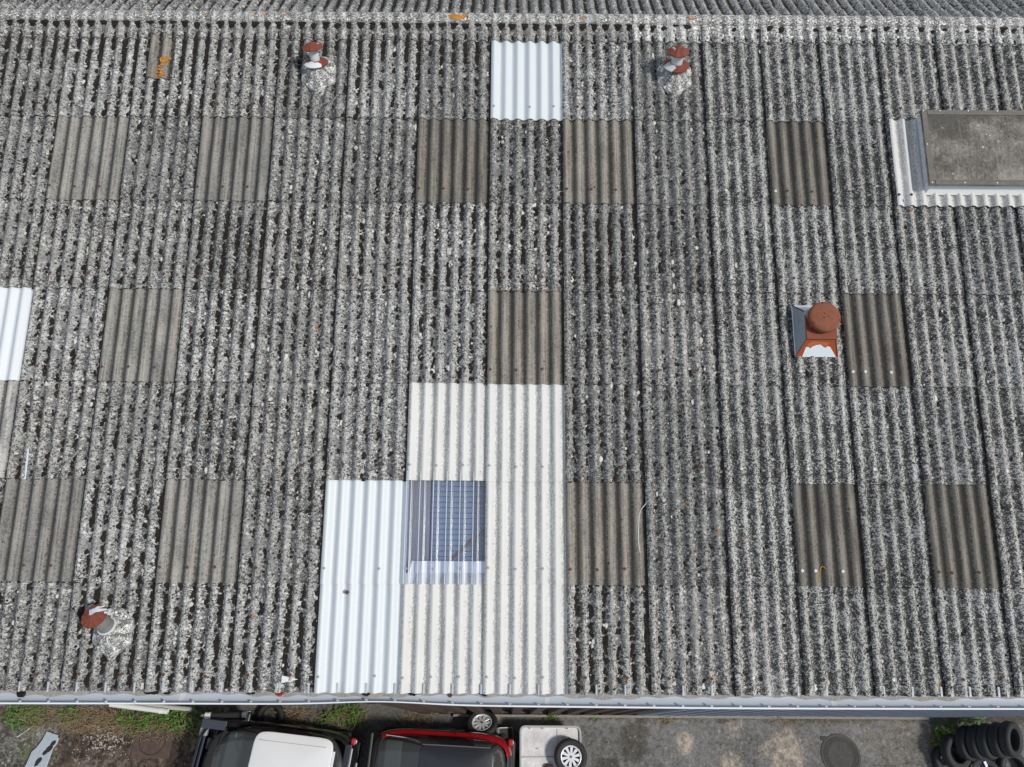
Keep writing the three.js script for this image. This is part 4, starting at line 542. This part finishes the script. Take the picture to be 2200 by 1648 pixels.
// ---------------------------------------------------------------- things in the yard
{
  const tr = thing('plastic_tray', 'white plastic tray with grey rim holding a wheel', 'tray', [.115, 0, .98]);
  const MW = M([1, .99, .99], .55, { map: grainTex.map }), sh = (w, d, r) => { const s = new THREE.Shape(), x = w / 2, y = d / 2; s.moveTo(-x + r, -y); s.lineTo(x - r, -y); s.quadraticCurveTo(x, -y, x, -y + r); s.lineTo(x, y - r); s.quadraticCurveTo(x, y, x - r, y); s.lineTo(-x + r, y); s.quadraticCurveTo(-x, y, -x, y - r); s.lineTo(-x, -y + r); s.quadraticCurveTo(-x, -y, -x + r, -y); return s; };
  const fl = new THREE.ExtrudeGeometry(sh(1.2, 1.3, .10), { depth: .05, bevelEnabled: false, curveSegments: 8 }); fl.rotateX(-Math.PI / 2); fl.translate(0, .42, 0); mesh('floor_panel', fl, MW, tr);
  const ro = sh(1.24, 1.34, .12); ro.holes.push(sh(1.18, 1.28, .09)); const rm = new THREE.ExtrudeGeometry(ro, { depth: .10, bevelEnabled: true, bevelSize: .006, bevelThickness: .006, bevelSegments: 2, curveSegments: 8 }); rm.rotateX(-Math.PI / 2); rm.translate(0, .40, 0); mesh('rim', rm, M([.40, .41, .42], .5), tr);
  mesh('base_block', box(1.0, .40, 1.1, 0, .20, 0, .03), M([.5, .5, .5], .8), tr); mesh('divider', box(.010, .012, .62, .14, .476, -.30), M([.45, .44, .45], .7), tr); mesh('divider', box(1.15, .014, .03, 0, .476, -.10, .005), M([.5, .5, .5], .7), tr);
  for (const x of [-.42, -.16, .34]) mesh('clip', box(.03, .03, .025, x, .485, -.625, .006), M([.2, .2, .2], .6), tr);
  mesh('dark_mark', box(.05, .003, .012, -.28, .472, -.26), M([.02, .02, .02], .8), tr);
  const pk = thing('round_reflector', 'small round black and red lamp lying on the white tray beside the wheel', 'lamp', [.07, .47, 1.09]); mesh('body', new THREE.CylinderGeometry(.095, .10, .06, 28).translate(0, .03, 0), MRubber, pk); mesh('lens', new THREE.CylinderGeometry(.05, .055, .02, 24).translate(0, .07, 0), M([.5, .015, .02], .2, { clearcoat: 1 }), pk);
  const gp = thing('grille_panel', 'dark grey radiator panel standing between the red car and the white tray', 'radiator', [-.64, 0, .66], .06); gp.rotation.z = .55; mesh('core', box(.05, .52, .62, 0, .30, 0, .01), M([.07, .068, .07], .6, { map: grainTex.map }), gp); for (const y of [.03, .57]) mesh('tank', box(.06, .05, .66, 0, y, 0, .015), M([.25, .25, .26], .5), gp); mesh('edge', box(.02, .5, .02, .02, .3, -.32), MAlloy, gp);
  const tb = thing('padded_tube', 'black tube with white bands lying between the black car and the wall', 'tube', [-6.43, .66, .15], .03); const cy = (r, l, x) => { const g = new THREE.CylinderGeometry(r, r, l, 20); g.rotateZ(Math.PI / 2); g.translate(x, 0, 0); return g; }; mesh('sleeve', cy(.06, .86, 0), MRubber, tb); mesh('band', cy(.062, .12, -.38), MPlastW, tb); mesh('band', cy(.062, .14, .38), MPlastW, tb); mesh('knot', new THREE.TorusKnotGeometry(.025, .010, 40, 6).translate(-.49, 0, 0), M([.5, .5, .5], .7), tb); for (const x of [-.25, .25]) mesh('support', box(.06, .60, .06, x, -.36, 0, .01), M([.03, .03, .03], .8), tb);
  const dp = thing('downpipe', 'white plastic downpipe end slanting out below the gutter at left', 'pipe', [0, 0, 0]); mesh('pipe', tube([[-7.35, 3.6, .05], [-6.9, 3.54, .10], [-6.42, 3.48, .155]], .045, 20, 14), M([.66, .66, .63], .5), dp); const cf = new THREE.CylinderGeometry(.05, .05, .06, 18); cf.rotateZ(Math.PI / 2 - .12); const cm = mesh('cuff', cf, M([.7, .7, .67], .5), dp); cm.position.set(-6.53, 3.49, .142); mesh('wall_elbow', tube([[-7.36, 3.6, .05], [-7.42, 3.5, .03], [-7.42, .05, .03]], .045, 30, 12), M([.6, .6, .57], .6), dp);
}
{ // manhole covers
  const MIron = M([.10, .092, .085], .75, { map: grainTex.map, bumpMap: grainTex.bump, bumpScale: .006 });
  const m1 = thing('manhole_cover', 'round iron manhole cover set in the grey asphalt', 'manhole cover', [6.14, .006, .83]);
  mesh('frame', new THREE.LatheGeometry([[.41, 0], [.41, .012], [.36, .014], [.355, .004]].map(q => new THREE.Vector2(...q)), 48), M([.13, .115, .10], .9, { map: grainTex.map }), m1); mesh('lid', new THREE.CylinderGeometry(.35, .35, .012, 48).translate(0, .006, 0), MIron, m1);
  for (const r of [.33, .30, .27]) mesh('rib_ring', new THREE.TorusGeometry(r, .006, 6, 48).rotateX(Math.PI / 2).translate(0, .012, 0), MIron, m1); mesh('hinge', box(.12, .018, .08, -.30, .009, -.32, .006), MIron, m1);
  const m2 = thing('manhole_cover', 'rusty brown square concrete slab with a round lid in the bare earth', 'manhole cover', [-8.11, .006, .63], .02); const MC = M([.155, .105, .088], .95, { map: grainTex.map, bumpMap: grainTex.bump, bumpScale: .01 });
  mesh('slab', box(.80, .03, .66, 0, .015, 0, .008), MC, m2); mesh('lid', new THREE.CylinderGeometry(.265, .265, .012, 40).translate(0, .034, -.01), MC, m2); mesh('gap_ring', new THREE.TorusGeometry(.268, .010, 6, 48).rotateX(Math.PI / 2).translate(0, .032, -.01), M([.02, .015, .012], 1), m2); mesh('lifting_hole', new THREE.CylinderGeometry(.02, .02, .004, 14).translate(0, .043, .02), M([.01, .01, .01], 1), m2);
}
{ // silver sheet at the left
  const s = new THREE.Shape([[-.09, .38], [.18, .32], [.17, .18], [.12, .08], [.09, -.30], [.05, -.62], [-.42, -.62], [-.30, -.20], [-.27, .0], [-.20, .08], [-.13, .22]].map(q => new THREE.Vector2(...q))), g = new THREE.ExtrudeGeometry(s, { depth: .02, bevelEnabled: true, bevelSize: .01, bevelThickness: .008, bevelSegments: 2 }); g.rotateX(-Math.PI / 2);
  const t = canvasTex(256, 256, (c, w, h) => { const r = rng(90); c.fillStyle = '#b9c2c8'; c.fillRect(0, 0, w, h); for (let i = 0; i < 900; i++) { c.fillStyle = `rgba(${120 + 60 * r()},${125 + 60 * r()},${130 + 60 * r()},${.25 * r()})`; c.fillRect(w * r(), h * r(), 6 * r(), 14 * r()); } for (const [x, y, q] of [[150, 90, 14], [140, 112, 18], [128, 126, 14], [110, 160, 16], [106, 172, 12], [170, 60, 9]]) { c.fillStyle = '#34302c'; c.beginPath(); c.ellipse(x, y, q, q * .6, -.9, 0, 6.3); c.fill(); } c.fillStyle = 'rgba(150,120,90,.5)'; c.fillRect(130, 40, 50, 14); });
  plan(g, 1.2); const b = mesh('metal_panel', g, M(0xffffff, .4, { map: t, metalness: .35 })); b.position.set(-10.24, .06, .86); b.rotation.set(.03, -.05, -.04); tag(b, 'dented silver metal panel lying on the ground at the left corner', 'metal panel');
}
// tyre pile at the right: a leaning row and flat ones beneath
{
  const mats = [M([.020, .021, .023], .7), M([.026, .027, .029], .75), M([.017, .018, .019], .65)];
  const T = [
    [8.30, .10, .92, .05, .0, 'flat tyre at the near left foot of the tyre pile'], [8.40, .27, .74, .10, -.28, 'tilted tyre above the flat one at the left of the tyre pile'],
    [8.64, 0.36, 0.58, .14, -0.50, 'first leaning tyre of the row, counted from the manhole'], [8.77, 0.52, 0.56, .14, -0.53, 'second leaning tyre of the row, counted from the manhole'], [8.89, 0.67, 0.54, .14, -0.56, 'third leaning tyre of the row, counted from the manhole'], [9.02, 0.82, 0.52, .14, -0.59, 'fourth leaning tyre of the row, counted from the manhole'], [9.14, 0.98, 0.50, .14, -0.62, 'fifth leaning tyre of the row with its open hole showing'],
    [8.95, .12, 1.16, .05, .05, 'flat tyre under the leaning row at the bottom right'], [9.55, .14, 1.05, .0, -.1, 'flat tyre in the bottom right corner of the yard']];
  T.forEach(([x, y, z, rx, rz, label], i) => { const t = mesh('used_tyre', TYRE, mats[i % 3]); t.position.set(x, y, z); t.rotation.set(rx, 0, rz); t.rotation.order = 'YXZ'; t.rotation.y = -.15; tag(t, label, 'tyre', 'used tyres piled in the yard'); });
  const tg = mesh('tyre_label', box(.05, .006, .10, 0, 0, 0), M([.55, .62, .75], .4)); tg.position.set(8.96, .245, .96); tg.rotation.set(.1, .3, 0); tag(tg, 'small pale blue label lying on the tyre pile', 'label');
}
// weeds: leafy plants, dry grass, sticks
{
  const leaf = (() => grid(2, 4, (u, v) => { const w = Math.sin(Math.PI * Math.min(1, v * .92 + .06)) * .5; return { p: [(u - .5) * w, .25 * Math.sin(v * 2.2) - .08 * Math.abs(u - .5), v] }; }))();
  const MLeaf = [[.08, .17, .022], [.10, .185, .028], [.05, .11, .018]].map(c => M(c, .7, { side: THREE.DoubleSide, transmission: .15, thickness: 0 }));
  const weed = (label, x, z, R, n, hgt, seed, mi, size = .055) => { const r = rng(seed), parts = []; for (let i = 0; i < n; i++) { const g = leaf.clone(), a = r() * 6.3, d = R * Math.sqrt(r()), s = size * (.5 + r()); g.scale(s * 1.1, s, s * 1.5); g.rotateX(-.5 + r() * 1.2); g.rotateY(r() * 6.3); g.translate(Math.cos(a) * d, .02 + hgt * r() * (1 - .6 * d / R), Math.sin(a) * d * .6); parts.push(g); } const w = thing('weed', label, 'weed', [x, 0.005, z], 0, 'weeds growing along the wall'); mesh('leaves', mergeGeometries(parts), MLeaf[mi], w); const st = []; for (let i = 0; i < 6; i++) { const a = r() * 6.3, d = R * .6 * r(); st.push(tube([[0, 0, 0], [Math.cos(a) * d * .5, hgt * .4, Math.sin(a) * d * .3], [Math.cos(a) * d, hgt * .8, Math.sin(a) * d * .6]], .004, 6, 4)); } mesh('stem', mergeGeometries(st), M([.09, .10, .03], .8), w); };
  weed('bright green weed patch below the gutter at the far left corner', -10.9, .16, .42, 170, .18, 1, 1); weed('low green weed between the dry grass tufts at far left', -9.95, .14, .26, 70, .14, 2, 1);
  weed('broad green weed left of the downpipe end', -8.55, .22, .42, 170, .22, 3, 1); weed('green weed beneath the downpipe end', -8.0, .26, .36, 120, .2, 4, 0); weed('large green weed right of the downpipe end', -7.5, .22, .42, 190, .24, 5, 1); weed('dark green weed beside the front of the black car', -7.05, .22, .28, 80, .2, 6, 2);
  weed('leafy green weed between the black and the red car', -4.1, .12, .34, 120, .2, 7, 0); weed('smaller green weed left of the red car by the wall', -4.55, .18, .24, 50, .14, 8, 0); weed('small spiky weed at the wall above the white tray', .20, .15, .14, 34, .14, 9, 0); weed('tiny weed at the wall right of the white tray', 1.12, .14, .07, 12, .06, 10, 0);
  weed('tall green weed beside the tyre pile by the wall', 8.42, .38, .30, 110, .40, 11, 0, .065); weed('green weed at the left foot of the tyre pile', 8.22, .60, .20, 60, .34, 12, 0, .06); weed('yellow-green weed at the blue wall behind the tyres', 8.95, .14, .25, 60, .55, 13, 1, .06); weed('small weed in front of the tyre pile', 8.62, 1.02, .16, 36, .3, 14, 0);
  const blades = (name, label, list, mat, n, len, seed) => { const r = rng(seed), pos = []; for (const [cx, cz, R, k] of list) for (let i = 0; i < n * k; i++) { const a = r() * 6.3, d = R * Math.sqrt(r()), x = cx + Math.cos(a) * d, z = Math.max(.05, cz + Math.sin(a) * d * .55), t = r() * 6.3, l = len * (.4 + r()), dx = Math.cos(t) * l, dz = Math.sin(t) * l, h = l * (.15 + .6 * r()), w = .004, px = -Math.sin(t) * w, pz = Math.cos(t) * w; pos.push(x - px, .006, z - pz, x + px, .006, z + pz, x + dx * .5 + px, h, z + dz * .5 + pz, x - px, .006, z - pz, x + dx * .5 + px, h, z + dz * .5 + pz, x + dx * .5 - px, h, z + dz * .5 - pz, x + dx * .5 - px, h, z + dz * .5 - pz, x + dx * .5 + px, h, z + dz * .5 + pz, x + dx, h * .7, z + dz); } const g = new THREE.BufferGeometry(); g.setAttribute('position', new THREE.Float32BufferAttribute(pos, 3)); g.computeVertexNormals(); tag(mesh(name, g, mat), label, 'grass', null, 'stuff'); };
  blades('dry_grass', 'dry straw-coloured grass lying along the wall foot', [[-9.6, .25, .5, 1.4], [-10.6, .2, .4, .7], [-8.9, .3, .4, 1], [-8.1, .38, .4, .7], [-7.3, .4, .4, .6], [-5.2, .12, .4, .5], [-4.2, .15, .5, .7], [-2.6, .2, .4, .3], [2.6, .13, .2, .25], [5.0, .12, .2, .2], [8.3, .5, .3, .4]], M([.26, .19, .11], .9, { side: THREE.DoubleSide }), 260, .22, 21);
  blades('green_grass', 'thin green grass among the weeds along the wall', [[-10.8, .15, .5, 1], [-8.4, .22, .5, 1], [-7.5, .25, .5, .8], [-4.1, .14, .4, .6], [8.5, .4, .3, .5]], M([.07, .13, .025], .8, { side: THREE.DoubleSide }), 160, .16, 22);
  const r = rng(31), peb = []; for (let i = 0; i < 420; i++) { const l = r() < .65, x = l ? -9.12 + (r() + r() + r() - 1.5) * .5 : -12 + 21 * r(), z = l ? .60 + (r() + r() + r() - 1.5) * .30 : .15 + 1.3 * r(), s = (l ? .010 : .007) + .012 * r() * r(); peb.push(new THREE.Matrix4().compose(new THREE.Vector3(x, .008, z), new THREE.Quaternion().setFromEuler(new THREE.Euler(r() * 6, r() * 6, r() * 6)), new THREE.Vector3(s, s * .6, s * 1.2))); }
  const im = new THREE.InstancedMesh(new THREE.IcosahedronGeometry(1, 0), M([.5, .47, .43], .95), peb.length); im.name = 'rubble'; peb.forEach((m, i) => im.setMatrixAt(i, m)); im.castShadow = im.receiveShadow = true; scene.add(im); tag(im, 'pale crumbs of rubble scattered over the yard', 'rubble', null, 'stuff');
  { const rr = rng(32), list = []; for (let i = 0; i < 2600; i++) { const left = rr() < .8, x = left ? -11.4 + 4.6 * rr() : -6.8 + 16 * rr(), z = .1 + 1.5 * rr() * (left ? 1 : .9), q = .004 + .011 * rr() * rr(); list.push(new THREE.Matrix4().compose(new THREE.Vector3(x, .009, z), new THREE.Quaternion().setFromEuler(new THREE.Euler(rr() * 6, rr() * 6, rr() * 6)), new THREE.Vector3(q * 1.6, q * .6, q))); } const gm = new THREE.InstancedMesh(new THREE.IcosahedronGeometry(1, 0), M([1, 1, 1], .95), list.length), cc = new THREE.Color(); gm.name = 'grit'; list.forEach((m, i) => { gm.setMatrixAt(i, m); const v = .03 + .22 * rr() * rr(); gm.setColorAt(i, cc.setRGB(v * 1.15, v * .95, v * .8)); }); gm.castShadow = gm.receiveShadow = true; scene.add(gm); tag(gm, 'brown grit and leaf crumbs strewn over the ground', 'grit', null, 'stuff'); }
  const stick = (label, a, b, rad, col) => { tag(mesh('stick', tube([a, [(a[0] + b[0]) / 2 + .02, (a[1] + b[1]) / 2 + .01, (a[2] + b[2]) / 2], b], rad, 12, 6), M(col, .8)), label, 'stick', 'sticks on the ground'); };
  stick('white stick lying on the old concrete at the far left', [-10.95, .02, .58], [-10.68, .02, .36], .010, [.62, .6, .55]); stick('short white stick below the weeds at the far left', [-11.0, .02, .24], [-10.8, .02, .30], .010, [.6, .58, .54]); stick('thin brown stick beside the concrete manhole slab', [-8.68, .02, .56], [-8.58, .02, .30], .006, [.2, .15, .1]); stick('long thin pale twig between the red car and the wall', [-2.95, .02, .12], [-2.55, .03, .36], .008, [.24, .2, .11]);
}
renderer.render(scene, camera);
